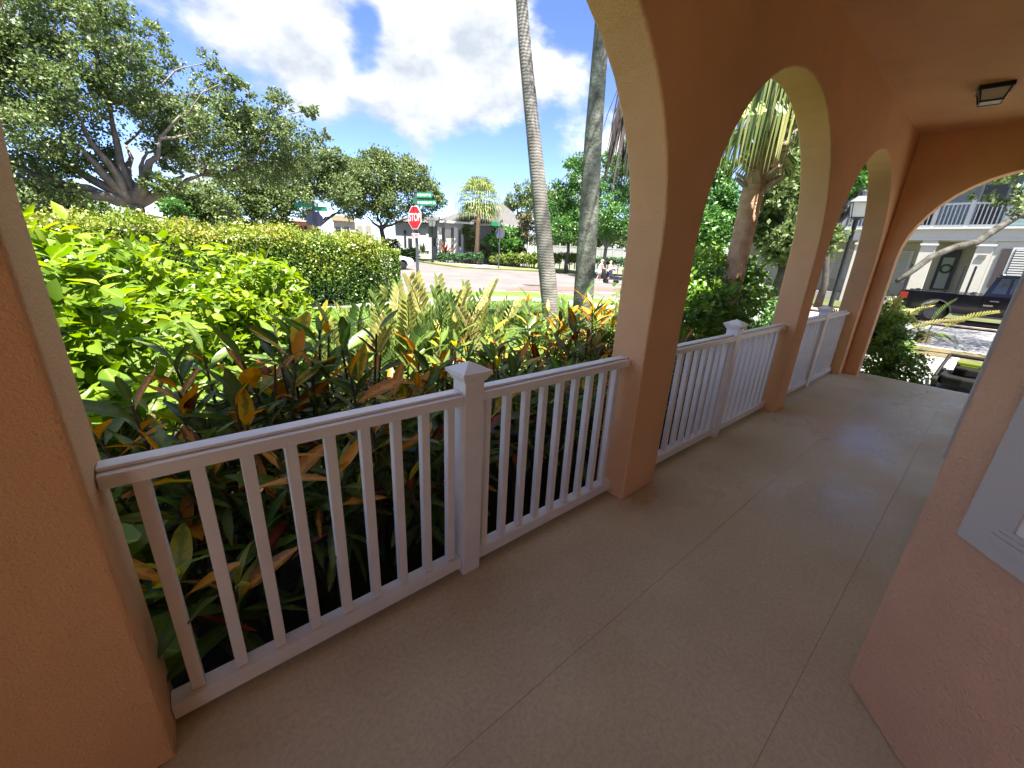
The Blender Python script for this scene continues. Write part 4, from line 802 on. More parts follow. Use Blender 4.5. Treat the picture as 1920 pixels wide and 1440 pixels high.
bush('clipped_hedge', 'dark low hedge below the fence behind the walking woman', row(1092, 1170, 490, 8, 9), 41, 4500, .15, HEDGEG, .2, 'hedge')
bush('leafy_shrub', 'dark shrub at the near corner of the white house', [(735, 460, 12), (745, 472, 10), (728, 475, 12), (752, 480, 7)], 41, 3500, .16, OAK)
bush('leafy_shrub', 'light green round shrub left of the stop sign post', [(762, 475, 8), (772, 472, 8), (755, 478, 6), (778, 480, 7)], 40.5, 2500, .14, OAKB)
bush('areca_palm', 'bright feathery palm clump in front of the white house wall', [(940, 440, 14), (958, 446, 15), (928, 452, 12), (968, 458, 10), (950, 462, 12)], 40.5, 3600, .4, OAKB, .5, 'palm', sub=.5)
bush('leafy_shrub', 'dark rounded shrub beside the far sabal palm trunk', [(882, 440, 12), (886, 455, 10), (880, 462, 9), (876, 430, 8)], 41, 2600, .16, OAK)
bush('magnolia_tree', 'olive-brown leaved small tree left of the leaning palm trunk', [(985, 420, 12), (995, 410, 12), (1005, 425, 12), (990, 440, 12), (1000, 450, 10), (975, 405, 8), (1012, 445, 8)], 40, 3200, .2, leafmat('magnolia_leaf', [(.05, .06, .025), (.14, .13, .06), (.24, .2, .11)], .2, .4), .5, 'tree')
bush('red_shrub', 'low reddish shrubs in the bed behind the yellow hedge', row(940, 982, 470, 6, 6), 40.6, 1800, .15, REDL)
bush('leafy_shrub', 'dark low shrub between the two clipped hedges', [(908, 472, 9), (915, 478, 8), (902, 466, 7)], 40.3, 1800, .15, OAK)
def spiky(px, py, r, L, n, label, m):
    c = at(px, py, r); mb = MB()
    for k in range(n):
        a = k * 2.4; el = random.uniform(.15, 1.3); d = Vector((math.cos(a) * math.cos(el), math.sin(a) * math.cos(el), math.sin(el))); l = L * random.uniform(.7, 1.1); s_ = d.cross(Vector((0, 0, 1))).normalized() * .06
        mb.add([Vector() - s_, s_, d * l * .5 + s_ * 1.2, d * l * .5 - s_ * 1.2, d * l + Vector((0, 0, -l * .25))], [(0, 1, 2, 3), (3, 2, 4)])
    root = empty('spiky_plant', c, 0, label, 'plant'); link('leaves', add_rnd(mb.mesh('leaves', m)), root)['kind'] = 'stuff'
spiky(793, 476, 39.6, 1.6, 26, 'dark spiky bromeliad-like plant right of the stop sign post', OAK)
spiky(836, 474, 39.8, 1.7, 26, 'reddish spiky plant in front of the white house door', REDL)
spiky(966, 462, 39.9, 1.3, 20, 'spiky pale plant in the bed behind the yellow hedge', YELG)
# far sabal palm
b = at(893, 474, 40); b.z = zlawn(b.y); tp = at(898, 392, 40); sp2 = empty('sabal_palm', b, 0, 'round-headed sabal palm in front of the grey roofed house', 'palm')
ringtrunk([(0, 0, 0), (tp - b) * .5, tp - b], [.26, .2, .22], 10, 24, .05).build('trunk', SABAL, sp2, smooth=True)
mb = MB()
for k in range(44):
    a = k * 2.4; el = -.75 + 2.2 * (k / 44); fan_frond(mb, tp - b + Vector((0, 0, .9)), (math.cos(a) * math.cos(el), math.sin(a) * math.cos(el), math.sin(el)), 2.1, 16, .7, 1.2, .45)
link('crown', add_rnd(mb.mesh('crown', FANL)), sp2)['kind'] = 'stuff'

bush('leafy_shrub', 'dark green shrub row under the big oak behind the long hedge', [(x, 424 + (x % 7), 13) for x in range(250, 545, 21)], 38, 9000, .18, OAK)
# two-storey house behind the parked truck: front at x = 30
X0 = 30.0; th = empty('townhouse', (X0, 0, -.27), 0, 'white two-storey house with balcony and dark front door behind the pickup', 'building')
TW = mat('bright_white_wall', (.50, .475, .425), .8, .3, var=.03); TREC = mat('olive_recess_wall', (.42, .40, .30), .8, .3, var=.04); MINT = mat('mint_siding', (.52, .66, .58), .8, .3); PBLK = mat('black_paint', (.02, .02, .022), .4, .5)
def tbox(name, m, y0, y1, z0, z1, x0, x1, par=None, **k):
    return MB().box(x0, x1, min(y0, y1), max(y0, y1), z0 + .27, z1 + .27).build(name, m, par or th, **k)
tbox('wall', TW, .71, -9, -.27, 3.1, 0, .3)                         # right ground-floor wall
tbox('back_wall', TREC, .71, 12, -.27, 3.1, 2.2, 2.5); tbox('recess_side', TREC, .70, .62, -.27, 3.1, .3, 2.2)
tbox('band', TW, 12, -9, 3.1, 3.62, -.05, .3); tbox('cornice', TRIMW, 12, -9, 3.62, 3.72, -.18, .3); tbox('cornice', TRIMW, 12, -9, 3.10, 3.16, -.1, .0)
tbox('porch_ceiling', TREC, 12, .71, 3.05, 3.15, .3, 2.3); tbox('entry_floor', CONC, 12, .6, -.3, .2, .1, 2.3)
for y0, y1 in ((3.23, 2.66), (1.29, .72), (8.2, 7.55), (5.9, 5.3)):
    tbox('pillar', TW, y0, y1, -.27, 3.1, -.03, .3); tbox('pillar_cap', TRIMW, y0 + .05, y1 - .05, 2.85, 2.95, -.08, .32)
dr = tbox('front_door', PBLK, 2.55, 1.85, .2, 2.75, 2.08, 2.2); 
def dpart(name, m, y0, y1, z0, z1, x0, x1): return MB().box(x0, x1, y1, y0, z0 + .27, z1 + .27).build(name, m, dr)
dpart('glass', mat('door_glass', (.30, .32, .28), .2, .5), 2.42, 2.0, .75, 2.35, 2.05, 2.085)
mb = MB(); mb.tube([(2.03, 2.2 + .2 * math.cos(t), 2.05 + .2 * math.sin(t)) for t in np.linspace(0, 6.28, 17)], .05, 6); mb.build('wreath', OAK if 0 else mat('wreath_green', (.05, .09, .04), .8, .2, var=.3, vscale=20), dr)
for y in (4.2, 6.7):
    w = tbox('window', TRIMW, y + .55, y - .55, .9, 2.65, 2.1, 2.22); 
    for k in range(14): MB().box(2.06, 2.12, y - .42, y + .42, 1.25 + k * .115, 1.31 + k * .115).build('louver', TREC, w)
# right window with shutter
tbox('shutter', mat('brown_shutter', (.055, .045, .045), .7, .3), .47, .19, 1.0, 2.75, -.07, .0)
w = tbox('window', TRIMW, .16, -1.3, .95, 2.82, -.06, .05)
for s_ in range(2):
    for k in range(16): MB().box(-.1, -.06, -.56 - s_ * .68, .05 - s_ * .66, 1.32 + k * .108, 1.385 + k * .108).build('louver', TRIMW, w)
MB().box(-.085, -.06, -1.22, .07, 1.27, 3.02).build('pane', DARKW, w)
tbox('shutter', mat('brown_shutter2', (.055, .045, .045), .7, .3), -1.34, -1.62, 1.0, 2.75, -.07, .0)
tbox('house_plaque', mat('plaque_grey', (.16, .15, .13), .6, .3), 1.16, .88, 2.28, 2.46, -.07, -.03)
for y in (3.05, 1.30, .98):
    tbox('lantern_post', PBLK, y + .04, y - .04, .2, 1.9, -2.5, -2.42)
# balcony
bal = MB().box(-.12, -.02, -.9 + 1.6, 12, 4.00, 4.09).build('balcony_rail', TRIMW, th)
MB().box(-.12, -.02, .7, 12, 4.99, 5.08).build('balcony_rail', TRIMW, th)
bm_ = MB().box(-.095, -.055, -.02, .02, 4.09, 4.99).mesh('balcony_baluster', TRIMW)
y = .85
while y < 9.5: link('balcony_baluster', bm_, th, (0, y, 0)); y += .145
for y in (.75, 1.95, 3.1, 4.9, 6.7, 8.5): MB().box(-.14, .0, y - .07, y + .07, 3.97, 5.2).build('balcony_post', TRIMW, th)
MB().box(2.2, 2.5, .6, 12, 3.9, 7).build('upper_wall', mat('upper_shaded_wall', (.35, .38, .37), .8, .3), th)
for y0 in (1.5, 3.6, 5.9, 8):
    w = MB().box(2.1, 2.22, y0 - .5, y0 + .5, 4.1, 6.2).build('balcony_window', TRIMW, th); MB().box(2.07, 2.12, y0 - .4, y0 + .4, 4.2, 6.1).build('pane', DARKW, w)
MB().box(.0, .3, -9, .68, 3.99, 7).build('upper_side_wall', MINT, th)
for k in range(9): MB().box(-.025, .0, -9, .68, 4.02 + k * .18, 4.17 + k * .18).build('siding_board', MINT, th)
MB().box(-.6, 10, -9.5, 12.5, 7, 7.3).build('roof', ROOFG, th); tbox('side_wall', TW, 12, 11.7, -.27, 6.7, .3, 10); MB().box(.31, .5, .7, 12, 3.86, 3.98).build('balcony_floor', CONC, th)

# ================================================================== STREET THINGS
SIGNR = mat('sign_red', (.55, .012, .025), .45, .5); SIGNW = mat('sign_white', (.80, .80, .80), .45, .4); SIGNG = mat('sign_green', (.008, .16, .075), .45, .4); SIGNB = mat('sign_back', (.10, .10, .14), .5, .4, .3)
def text(name, s_, size, m, parent, loc, rot, sx=1.0, ext=.002):
    c = bpy.data.curves.new(name, 'FONT'); c.body = s_; c.size = size; c.align_x = 'CENTER'; c.align_y = 'CENTER'; c.extrude = ext; c.materials.append(m); c.offset = size * .012
    t_ = bpy.data.objects.new('t', c); me = bpy.data.meshes.new_from_object(t_); bpy.data.objects.remove(t_)
    o = link(name, me, parent, loc, rot); o.scale = (sx, 1, 1); return o
def octa(r): return [(r * math.cos(R(22.5 + 45 * k)), r * math.sin(R(22.5 + 45 * k))) for k in range(8)]
def sign_post(px_top, px_foot, r, face_az, label, back=False, blades=None, rad=.40, zc=None, post=.055):
    b = at(*px_foot, r); b.z = zlawn(b.y) if b.y > 18 else -.3; t = at(*px_top, r); h = t.z - b.z
    root = empty('stop_sign', b, 0, label, 'sign'); mb = MB(); mb.cyl((0, 0), post, 0, h, 12); mb.cyl((0, 0), post * 1.25, h, h + .05, 12); mb.ball((0, 0, h + .07), post * .8); mb.build('post', DARKG, root, smooth=False)
    a = R(90 - face_az)                                            # heading the face looks to, as an angle from +x
    fw = Vector((math.cos(a), math.sin(a), 0)); rz = a + math.pi / 2   # local -y is the face
    return root, h, rz, fw
def face(root, rz, fw, zc, rad, post, back=False):
    e = bpy.data.objects.new('sign_face', None)
    p = fw * (post + .012)
    me = MB().prism(octa(rad), .012, 'y', 0).mesh('sign_plate', SIGNB if back else SIGNW, tri=True); pl = link('sign_plate', me, root, (p.x, p.y, zc), (0, 0, rz))
    rd = MB().prism(octa(rad * .93), -.001, 'y', -.004).build('red_field', SIGNR, pl, tri=True)
    text('lettering', 'STOP', rad * .88, SIGNW, pl, (0, -.006, 0), (math.pi / 2, 0, 0), .80, .0015)
    return pl
root, h, rz, fw = sign_post((774, 360), (784, 545), 16.5, 262, 'red octagonal stop sign with all-way plate and street names on its post')
zc = at(776, 408, 16.5).z - root.location.z; face(root, rz, fw, zc, .44, .06)
pl = link('all_way_plate', MB().box(-.23, .23, 0, .01, -.085, .085).mesh('all_way_plate', SIGNW, bevel=.004), root, (fw.x * .07, fw.y * .07, at(776, 442, 16.5).z - root.location.z), (0, 0, rz))
text('lettering', 'ALL WAY', .115, SIGNR, pl, (0, -.004, 0), (math.pi / 2, 0, 0), .85, .001)
mb = MB(); mb.box(-.215, .215, -.004, -.001, .065, .075); mb.box(-.215, .215, -.004, -.001, -.075, -.065); mb.box(-.215, -.205, -.004, -.001, -.065, .065); mb.box(.205, .215, -.004, -.001, -.065, .065); mb.build('border', SIGNR, pl)
def blade(root, txt, pxa, pxb, r, ra, hgt=.2, m=SIGNG, tm=SIGNW, nm='street_blade'):
    a = at(*pxa, r); b = at(*pxb, ra); L = (b - a).length; c = (a + b) / 2 - root.location; rz = math.atan2((b - a).y, (b - a).x)
    c.z = (a.z + b.z) / 2 - root.location.z
    o = link(nm, MB().box(-L / 2, L / 2, -.012, .012, -hgt / 2, hgt / 2).mesh(nm, m, bevel=.003), root, c, (0, 0, rz))
    if txt:
        text('lettering', txt, hgt * .62, tm, o, (.02, -.0135, -.005), (math.pi / 2, 0, 0), (L * .86) / (len(txt) * hgt * .62 * .62), .001)
        text('lettering', txt, hgt * .62, tm, o, (-.02, .0135, -.005), (math.pi / 2, 0, math.pi), (L * .86) / (len(txt) * hgt * .62 * .62), .001)
    return o
blade(root, 'E COMMUNITY DR', (779, 366.5), (810, 365), 16.5, 16.2); blade(root, 'W COMMUNITY DR', (780, 378), (818, 382.5), 16.5, 16.1)
MB().box(-.14, -.03, -.01, .01, -.1, .1).build('blade_end', SIGNG, root, loc=(0, 0, at(772, 376, 16.5).z - root.location.z), rot=(0, 0, .3))
# back of the stop sign across the street
root, h, rz, fw = sign_post((587, 381), (594, 450), 25.5, 10, 'grey back of a stop sign with green street blades beyond the hedge')
face(root, rz, fw, at(590, 412, 25.5).z - root.location.z, .46, .06, True)
blade(root, None, (552, 382.5), (584, 386), 25.8, 25.5, .2); blade(root, None, (589, 391), (613, 392), 25.5, 25.2, .22)
for px in (587, 598):
    p = at(px, 427, 25.4) - root.location; MB().box(-.07, .07, -.01, .01, -.07, .07).build('small_plate', mat('cream_plate', (.6, .5, .34), .6, .3), root, loc=p, rot=(0, 0, -.25))
root, h, rz, fw = sign_post((936, 416), (935, 498), 36.3, 60, 'narrow edge-on stop sign on a dark post by the far kerb')
face(root, rz, fw, at(937.5, 437, 36.3).z - root.location.z, .46, .07, True); blade(root, None, (922, 420), (935, 420), 36, 36.3, .3); 
# street lamps
def lamp(base, h, label, hs=1.0):
    root = empty('street_lamp', base, .35, label, 'street lamp', None)
    hd_ = h - .62 * hs; mb = MB(); mb.lathe([(.11, 0), (.11, .12), (.085, .3), (.06, .5), (.052, hd_ - .14), (.06, hd_ - .12), (.05, hd_ - .06), (.085, hd_ - .02), (.1, hd_)], 14); mb.build('post', BLACK, root, smooth=False)
    mb = MB(); mb.frus((0, 0), (.12 * hs, .12 * hs), (.17 * hs, .17 * hs), hd_ + .02, hd_ + .34 * hs); mb.build('lantern_glass', GLASSF, root)
    mb = MB()
    for sx in (-1, 1):
        for sy in (-1, 1): mb.tube([(sx * .122 * hs, sy * .122 * hs, hd_ + .01), (sx * .174 * hs, sy * .174 * hs, hd_ + .35 * hs)], .012 * hs, 4)
    mb.box(-.14 * hs, .14 * hs, -.14 * hs, .14 * hs, hd_ - .005, hd_ + .025); mb.build('lantern_frame', BLACK, root)
    mb = MB(); mb.frus((0, 0), (.25 * hs, .25 * hs), (.10 * hs, .10 * hs), hd_ + .345 * hs, hd_ + .48 * hs); mb.cyl((0, 0), .085 * hs, hd_ + .48 * hs, hd_ + .56 * hs, 10); mb.ball((0, 0, hd_ + .58 * hs), .055 * hs, (1, 1, .9), 8); mb.build('lantern_cap', DARKG, root)
    return root
lp = at(1575, 520, 15); tp = at(1622, 356, 15); lamp((at(1615, 380, 15).x, at(1615, 380, 15).y, -.3), tp.z + .3, 'black street lamp with frosted lantern seen in the third arch', 1.15)
lp = at(811, 491, 38); tp = at(811, 404, 38); lamp((lp.x, lp.y, zlawn(lp.y)), tp.z - zlawn(lp.y), 'slim dark street lamp on the lawn before the white house', 1.5)

# pickup truck: local x = forward (heading -y in the world), local y = left
PAINT = mat('black_car_paint', (.004, .004, .007), .1, .35, coat=.35); CHROME = mat('chrome', (.6, .6, .62), .12, .5, 1.0); TYRE = mat('tyre_rubber', (.014, .014, .014), .85, .2); RIM = mat('alloy_rim', (.10, .10, .11), .3, .5, .9); TAIL = mat('tail_light_red', (.22, .015, .01), .2, .5); CARGL = mat('car_window', (.012, .015, .018), .04, .7)
pk = empty('pickup_truck', (24.0, -.25, -.36), -math.pi / 2, 'shiny black pickup truck parked in front of the white two-storey house', 'pickup')
def archp(cx, r, z0, n=9): return [(cx + r * math.cos(math.pi * (1 - i / (n - 1))), z0 + r * math.sin(math.pi * (1 - i / (n - 1)))) for i in range(n)]
RX, FX, WR = -1.75, 1.9, .39
low = [(-2.85, .48)] + [(x, z) for x, z in [(-2.22, .46)]] + archp(RX, .46, .42) + [(-1.25, .42), (1.40, .40)] + archp(FX, .46, .42) + [(2.4, .42), (2.85, .45), (2.9, .8), (2.82, 1.08), (1.35, 1.17), (-.55, 1.16), (-2.86, 1.18), (-2.90, 1.0)]
MB().prism(low, 1.0, 'y', -1.0).build('body', PAINT, pk, bevel=.035, segs=3, tri=True)
cabp = [(-.62, 1.14), (1.38, 1.14), (.72, 1.86), (.45, 1.92), (-.30, 1.92), (-.48, 1.86)]
mb = MB(); n_ = len(cabp); vs_ = [(x, -.96 + (.16 if z > 1.2 else 0), z) for x, z in cabp] + [(x, .96 - (.16 if z > 1.2 else 0), z) for x, z in cabp]
mb.add(vs_, [tuple(range(n_ - 1, -1, -1)), tuple(range(n_, 2 * n_))] + [(i, (i + 1) % n_, n_ + (i + 1) % n_, n_ + i) for i in range(n_)]); mb.build('cab', PAINT, pk, bevel=.04, segs=3, tri=True)
def sidepane(name, poly, m, side, off):
    def yy(z): return side * (.96 - .16 * (z - 1.14) / .72 + off)
    mb = MB(); mb.add([(x, yy(z), z) for x, z in poly] + [(x, yy(z) - side * .02, z) for x, z in poly], [tuple(range(len(poly))), tuple(range(2 * len(poly) - 1, len(poly) - 1, -1))]); return mb.build(name, m, pk)
for s_ in (-1, 1):
    sidepane('side_window', [(-.02, 1.26), (1.02, 1.26), (.60, 1.80), (-.02, 1.82)], CARGL, s_, .012); sidepane('side_window', [(-.45, 1.26), (-.10, 1.26), (-.10, 1.82), (-.33, 1.80)], CARGL, s_, .012)
    MB().box(-2.86, -2.62, s_ * 1.004 - .02, s_ * 1.004 + .02, .86, 1.1).build('tail_light', TAIL, pk, bevel=.01)
    for cx in (RX, FX):
        e_ = MB().tube([(cx, s_ * .76, WR), (cx, s_ * .80, WR), (cx, s_ * .96, WR), (cx, s_ * .985, WR)], [.36, WR, WR, .35], 26).build('wheel', TYRE, pk, smooth=False)
        mb = MB().tube([(cx, s_ * .975, WR), (cx, s_ * .99, WR)], [.25, .245], 20)
        for k in range(6): a = k * math.pi / 3; mb.tube([(cx, s_ * .995, WR), (cx + .22 * math.cos(a), s_ * .995, WR + .22 * math.sin(a))], [.05, .03], 4)
        mb.build('rim', RIM, e_)
        MB().tube([(x, s_ * 1.005, z) for x, z in archp(cx, .475, .42, 13)], .028, 6).build('wheel_arch_trim', PBLK, pk)
    for x in (-.58, .28 if 0 else 1.30): MB().box(x - .006, x + .006, s_ * 1.003 - .003, s_ * 1.003 + .003, .46, 1.14).build('door_seam', mat('seam_black', (.002, .002, .002), .9, .1), pk)
    MB().box(-.40, -.18, s_ * 1.02 - .012, s_ * 1.02 + .012, .98, 1.02).build('door_handle', CHROME, pk, bevel=.005)
    MB().box(-.52, -.28, s_ * 1.003 - .004, s_ * 1.003 + .004, .80, .86).build('badge', CHROME, pk)
    MB().box(-1.2, 1.38, s_ * 1.0 - .05, s_ * 1.0 + .06, .38, .44).build('side_step', PBLK, pk, bevel=.01)
    mb = MB(); mb.box(.92, 1.06, s_ * 1.14 - .12, s_ * 1.14 + .06, 1.22, 1.42); mb.build('mirror', PAINT, pk, bevel=.03)
    MB().box(-2.8, -.66, s_ * .95 - .05, s_ * .95 + .05, 1.175, 1.20).build('bed_rail', PBLK, pk, bevel=.008)
    for x in (-2.55, -1.75, -.9): MB().box(x - .07, x + .07, s_ * .9 - .04, s_ * .9 + .04, 1.2, 1.23).build('stake_cleat', BLACK, pk)
MB().box(-3.0, -2.86, -.95, .95, .48, .66).build('rear_bumper', CHROME, pk, bevel=.03); MB().box(2.86, 3.0, -.95, .95, .42, .66).build('front_bumper', CHROME, pk, bevel=.03)
mb = MB(); mb.add([(1.30, -.78, 1.20), (1.30, .78, 1.20), (.76, .70, 1.83), (.76, -.70, 1.83)], [(0, 1, 2, 3)]); mb.build('windscreen', CARGL, pk, loc=(.03, 0, .02))
MB().box(2.905, 2.93, -.6, .6, .72, 1.0).build('grille', CHROME, pk, bevel=.01); MB().ball((-.35, -.3, 1.93), .09, (1.2, 1, .6), 8).build('roof_antenna', BLACK, pk)
# white car waiting behind the hedge
wc_p = at(757, 512, 30); wc = empty('white_car', (wc_p.x - 1.35, wc_p.y + 1.0, zroad(wc_p.y + .5)), .12, 'white car mostly hidden behind the right end of the hedge', 'car')
WPAINT = mat('white_car_paint', (.74, .75, .78), .2, .5, coat=.6)
cp = [(-2.2, .3)] + archp(-1.35, .38, .3) + [(-.9, .26), (.9, .26)] + archp(1.35, .38, .3) + [(1.9, .3), (2.2, .36), (2.25, .62), (2.1, .78), (1.0, .98), (-1.6, 1.0), (-2.2, .9)]
MB().prism(cp, .9, 'y', -.9).build('body', WPAINT, wc, bevel=.05, segs=3, tri=True)
mb = MB(); q = [(-1.7, .97), (1.0, .97), (.35, 1.42), (-1.0, 1.44)]; vs_ = [(x, -.82 + (.17 if z > 1.1 else 0), z) for x, z in q] + [(x, .82 - (.17 if z > 1.1 else 0), z) for x, z in q]
mb.add(vs_, [(3, 2, 1, 0), (4, 5, 6, 7), (0, 1, 5, 4), (1, 2, 6, 5), (2, 3, 7, 6), (3, 0, 4, 7)]); mb.build('cabin', CARGL, wc, bevel=.04)
MB().box(-1.0, .35, -.62, .62, 1.42, 1.47).build('roof', WPAINT, wc, bevel=.02)
for s_ in (-1, 1):
    for cx in (-1.35, 1.35):
        e_ = MB().tube([(cx, s_ * .7, .33), (cx, s_ * .87, .33)], [.33, .33], 22).build('wheel', TYRE, wc); MB().tube([(cx, s_ * .865, .33), (cx, s_ * .885, .33)], [.2, .19], 16).build('rim', RIM, e_)
        MB().tube([(x, s_ * .893, z) for x, z in archp(cx, .385, .3, 13)], .02, 5).build('wheel_arch', PBLK, wc)
    MB().box(1.95, 2.2, s_ * .72 - .14, s_ * .72 + .14, .6, .72).build('headlight', GLASSF, wc, bevel=.03)
# push mower on the path beyond the porch step
LIMEP = mat('lime_plastic', (.08, .11, .01), .4, .4); BLKP = mat('black_plastic', (.005, .005, .005), .65, .2)
mp = at(1795, 705, 9.75); mw = empty('lawn_mower', (9.85, -.02, -.29), math.pi - .05, 'black and lime push mower standing on the path beyond the porch', 'mower')
mb = MB(); mb.prism([(-.36, -.2), (-.30, -.28), (.28, -.28), (.42, -.2), (.46, 0), (.42, .2), (.28, .28), (-.30, .28), (-.36, .2)], .22, 'z', .07); mb.build('deck', BLKP, mw, bevel=.03)
mb = MB(); mb.prism([(-.16, -.17), (.2, -.15), (.26, 0), (.2, .15), (-.16, .17)], .36, 'z', .22); mb.build('motor_cover', BLKP, mw, bevel=.03)
mb = MB(); mb.prism([(-.14, -.17), (.10, -.15), (.10, .15), (-.14, .17)], .43, 'z', .361); mb.build('battery_lid', LIMEP, mw, bevel=.02); MB().box(.10, .125, -.1, .1, .36, .385).build('brand_strip', LIMEP, mw)
for sx, rr_ in ((.30, .09), (-.30, .12)):
    for s_ in (-1, 1):
        e_ = MB().tube([(sx, s_ * .27, rr_), (sx, s_ * .33, rr_)], [rr_, rr_], 18).build('wheel', BLKP, mw); MB().tube([(sx, s_ * .325, rr_), (sx, s_ * .338, rr_)], [rr_ * .55, rr_ * .5], 12).build('hub', DARKG, e_)
for s_ in (-1, 1): MB().tube([(.33, s_ * .33, .10), (.0, s_ * .31, .30), (-.32, s_ * .29, .47)], .026, 8).build('handle_tube', BLKP, mw)
MB().tube([(-.32, -.29, .47), (-.33, .29, .47)], .03, 8).build('handle_bar', BLKP, mw); MB().box(-.40, -.26, .24, .4, .42, .52).build('switch_box', BLKP, mw, bevel=.02); MB().box(-.2, -.1, -.24, -.16, .43, .45).build('warning_label', SIGNW, mw)

# ================================================================== PEOPLE
SKIN = mat('skin', (.55, .30, .21), .55, .3); HAIRB = mat('blond_hair', (.55, .42, .24), .6, .3); CLW = mat('pale_blue_top', (.55, .62, .70), .8, .2); CLN = mat('navy_cloth', (.03, .035, .07), .8, .2); CLS = mat('white_shorts', (.66, .66, .68), .8, .2); PINK = mat('peach_top', (.62, .38, .28), .8, .2)
def skin(name, V, E, Rd, m, parent, sub=1):
    me = bpy.data.meshes.new(name); me.from_pydata(V, E, []); me.materials.append(m); o = link(name, me, parent)
    sm = o.modifiers.new('skin', 'SKIN'); sm.use_smooth_shade = True
    for i, d in enumerate(me.skin_vertices[0].data): d.radius = Rd[i] if hasattr(Rd[i], '__len__') else (Rd[i], Rd[i]); d.use_root = (i == 0)
    ss = o.modifiers.new('sub', 'SUBSURF'); ss.levels = ss.render_levels = sub; return o
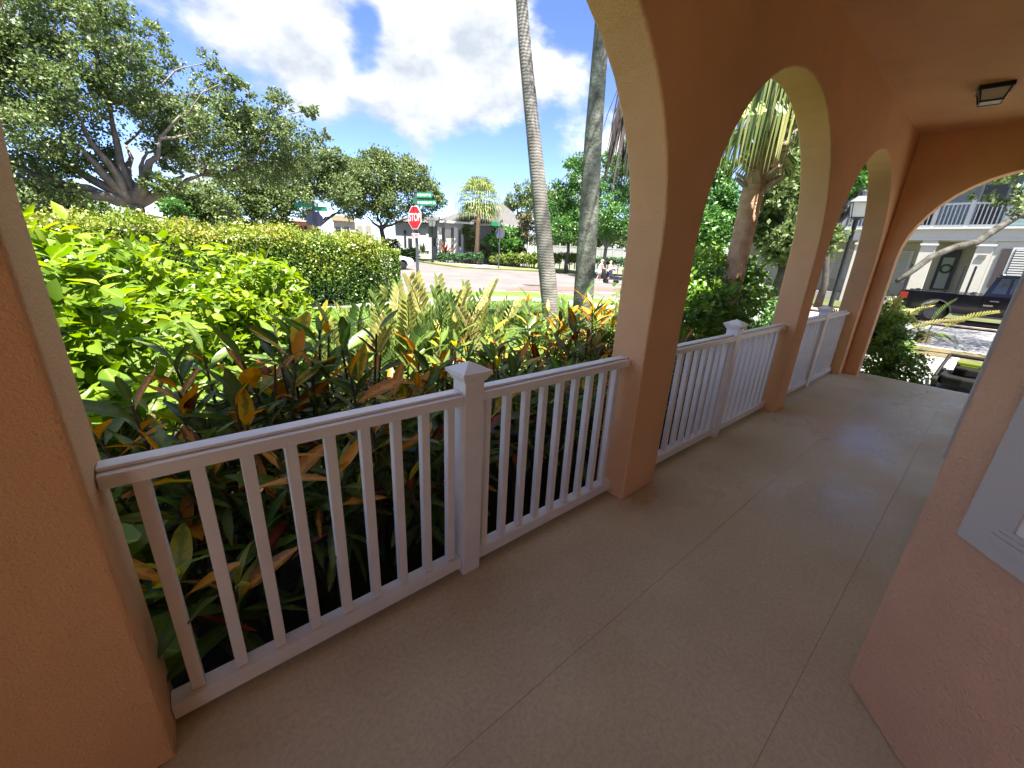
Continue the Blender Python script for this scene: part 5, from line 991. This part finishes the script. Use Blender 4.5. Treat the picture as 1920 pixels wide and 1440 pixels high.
def person(name, loc, rz, label, hands, top, shorts, lean=.12, step=.25, hair=HAIRB, h=1.66):
    """standing figure facing local +x; hands = target point for both hands"""
    root = empty(name, loc, rz, label, 'person'); k = h / 1.7
    def s(x, y, z): return (x * k, y * k, z * k)
    hx_, hz_ = hands; lx = lean
    V = [s(0, 0, .95), s(lx * .4, 0, 1.15), s(lx * .8, 0, 1.36), s(lx, 0, 1.46), s(lx + .03, 0, 1.55), s(lx + .05, 0, 1.63)]; E = [(0, 1), (1, 2), (2, 3), (3, 4), (4, 5)]; Rd = [(.13, .16), (.115, .125), (.12, .15), (.06, .065), (.08, .075), (.07, .065)]
    for sd in (-1, 1):
        n = len(V); st = step * sd * .5
        V += [s(0, sd * .09, .88), s(st * .5 + .04, sd * .095, .50), s(st, sd * .095, .10), s(st + .02, sd * .095, .04), s(st + .15, sd * .10, .03)]; E += [(0, n), (n, n + 1), (n + 1, n + 2), (n + 2, n + 3), (n + 3, n + 4)]; Rd += [.085, .058, .04, .04, .032]
        n = len(V); V += [s(lx * .9, sd * .17, 1.38), s(lx * .5 + hx_ * .35, sd * .22, (1.38 + hz_) / 2 - .08), s(hx_ - .06, sd * .19, hz_), s(hx_ + .02, sd * .18, hz_)]; E += [(2, n), (n, n + 1), (n + 1, n + 2), (n + 2, n + 3)]; Rd += [.05, .04, .03, .028]
        for f_ in range(5):
            n2 = len(V); V += [s(hx_ + .06, sd * (.15 + f_ * .016), hz_ + (.012 if f_ else -.01)), s(hx_ + .08, sd * (.15 + f_ * .016), hz_ - .035)]; E += [(n + 3, n2), (n2, n2 + 1)]; Rd += [.008, .007]
    skin('body', V, E, Rd, SKIN, root, 1)
    mb = MB(); mb.tube2([s(0, 0, .9), s(lx * .4, 0, 1.15), s(lx * .8, 0, 1.34), s(lx * .85, 0, 1.40)], [.155 * k, .135 * k, .15 * k, .09 * k], 14); mb.build('top', top, root, smooth=True)
    mb = MB()
    mb.tube2([s(0, 0, .99), s(0, 0, .86), s(.02, 0, .62)], [.15 * k, .185 * k, .20 * k], 14); mb.build('skirt', shorts, root, smooth=True)
    mb = MB(); mb.ball(s(lx + .035, 0, 1.62), .098 * k, (1.05, .95, 1.1)); mb.ball(s(lx - .07, 0, 1.58), .06 * k, (.9, 1, 1.3)); mb.build('hair', hair, root, smooth=True)
    mb = MB(); mb.ball(s(lx + .075, 0, 1.60), .085 * k, (.85, .8, 1.15)); mb.ball(s(lx + .15, 0, 1.595), .016 * k, (1, .8, 1.4), 6); mb.build('face', SKIN, root, smooth=True)
    mb = MB()
    for sd in (-1, 1): mb.ball(s(lx + .143, sd * .03, 1.62), .009 * k, n=6)
    mb.build('eyes', BLACK, root)
    for sd in (-1, 1):
        st = step * sd * .5; MB().box((st - .06) * k, (st + .2) * k, (sd * .1 - .045) * k, (sd * .1 + .045) * k, 0, .07 * k).build('shoe', SIGNW, root, bevel=.015)
    return root
wp = at(1121, 527, 31.5); zw = zroad(wp.y) + .004; hd_az = math.atan2(-.55, .83)
person('person', (wp.x, wp.y, zw), hd_az, 'woman in pale blue top and white skirt pushing a dark stroller across the road', (.48, 1.02), CLW, CLS, .16, .4)
fx, fy = math.cos(hd_az), math.sin(hd_az)
st = empty('stroller', (wp.x + fx * 1.0, wp.y + fy * 1.0, zw), hd_az, 'dark stroller with pale striped canopy pushed by the woman', 'stroller')
mb = MB(); mb.prism([(-.30, .42), (-.22, .95), (-.05, .95), (.0, .58), (.36, .50), (.36, .42)], .22, 'y', -.22); mb.build('seat', CLN, st, bevel=.03, tri=True)
cn = MB()
for k in range(5):
    a0, a1 = math.pi * (.10 + .17 * k), math.pi * (.10 + .17 * (k + 1)); vs_ = []
    for a in (a0, a1):
        for y in (-.25, -.17, 0, .17, .25): rr_ = .36 - abs(y) * .25; vs_.append((-.05 + rr_ * math.cos(a), y, .80 + rr_ * math.sin(a)))
    cn.add(vs_, [(i, i + 1, i + 6, i + 5) for i in range(4)], k % 2)
cn.build('canopy', [mat('canopy_pale', (.6, .6, .63), .8, .2), mat('canopy_grey', (.28, .28, .33), .8, .2)], st)
fm = MB()
for s_ in (-1, 1): fm.tube([(-.52, s_ * .22, 1.04), (-.30, s_ * .23, .75), (.40, s_ * .23, .16)], .014, 6); fm.tube([(-.15, s_ * .23, .55), (-.42, s_ * .23, .14)], .014, 6)
fm.tube([(-.52, -.22, 1.04), (-.52, .22, 1.04)], .016, 6); fm.build('frame', DARKG, st)
for s_ in (-1, 1):
    for x, rr_ in ((.40, .13), (-.42, .15)): MB().tube([(x + .02 * math.cos(t), s_ * .26, rr_) for t in (0,)] + [(x, s_ * .30, rr_)], [rr_, rr_], 16).build('wheel', TYRE, st)
p2 = at(1141, 520, 33.5)
person('person', (p2.x, p2.y, zroad(p2.y) + .004), hd_az + .4, 'blond person in peach top walking beyond the stroller', (.2, .9), PINK, CLN, .05, .3, h=1.55)
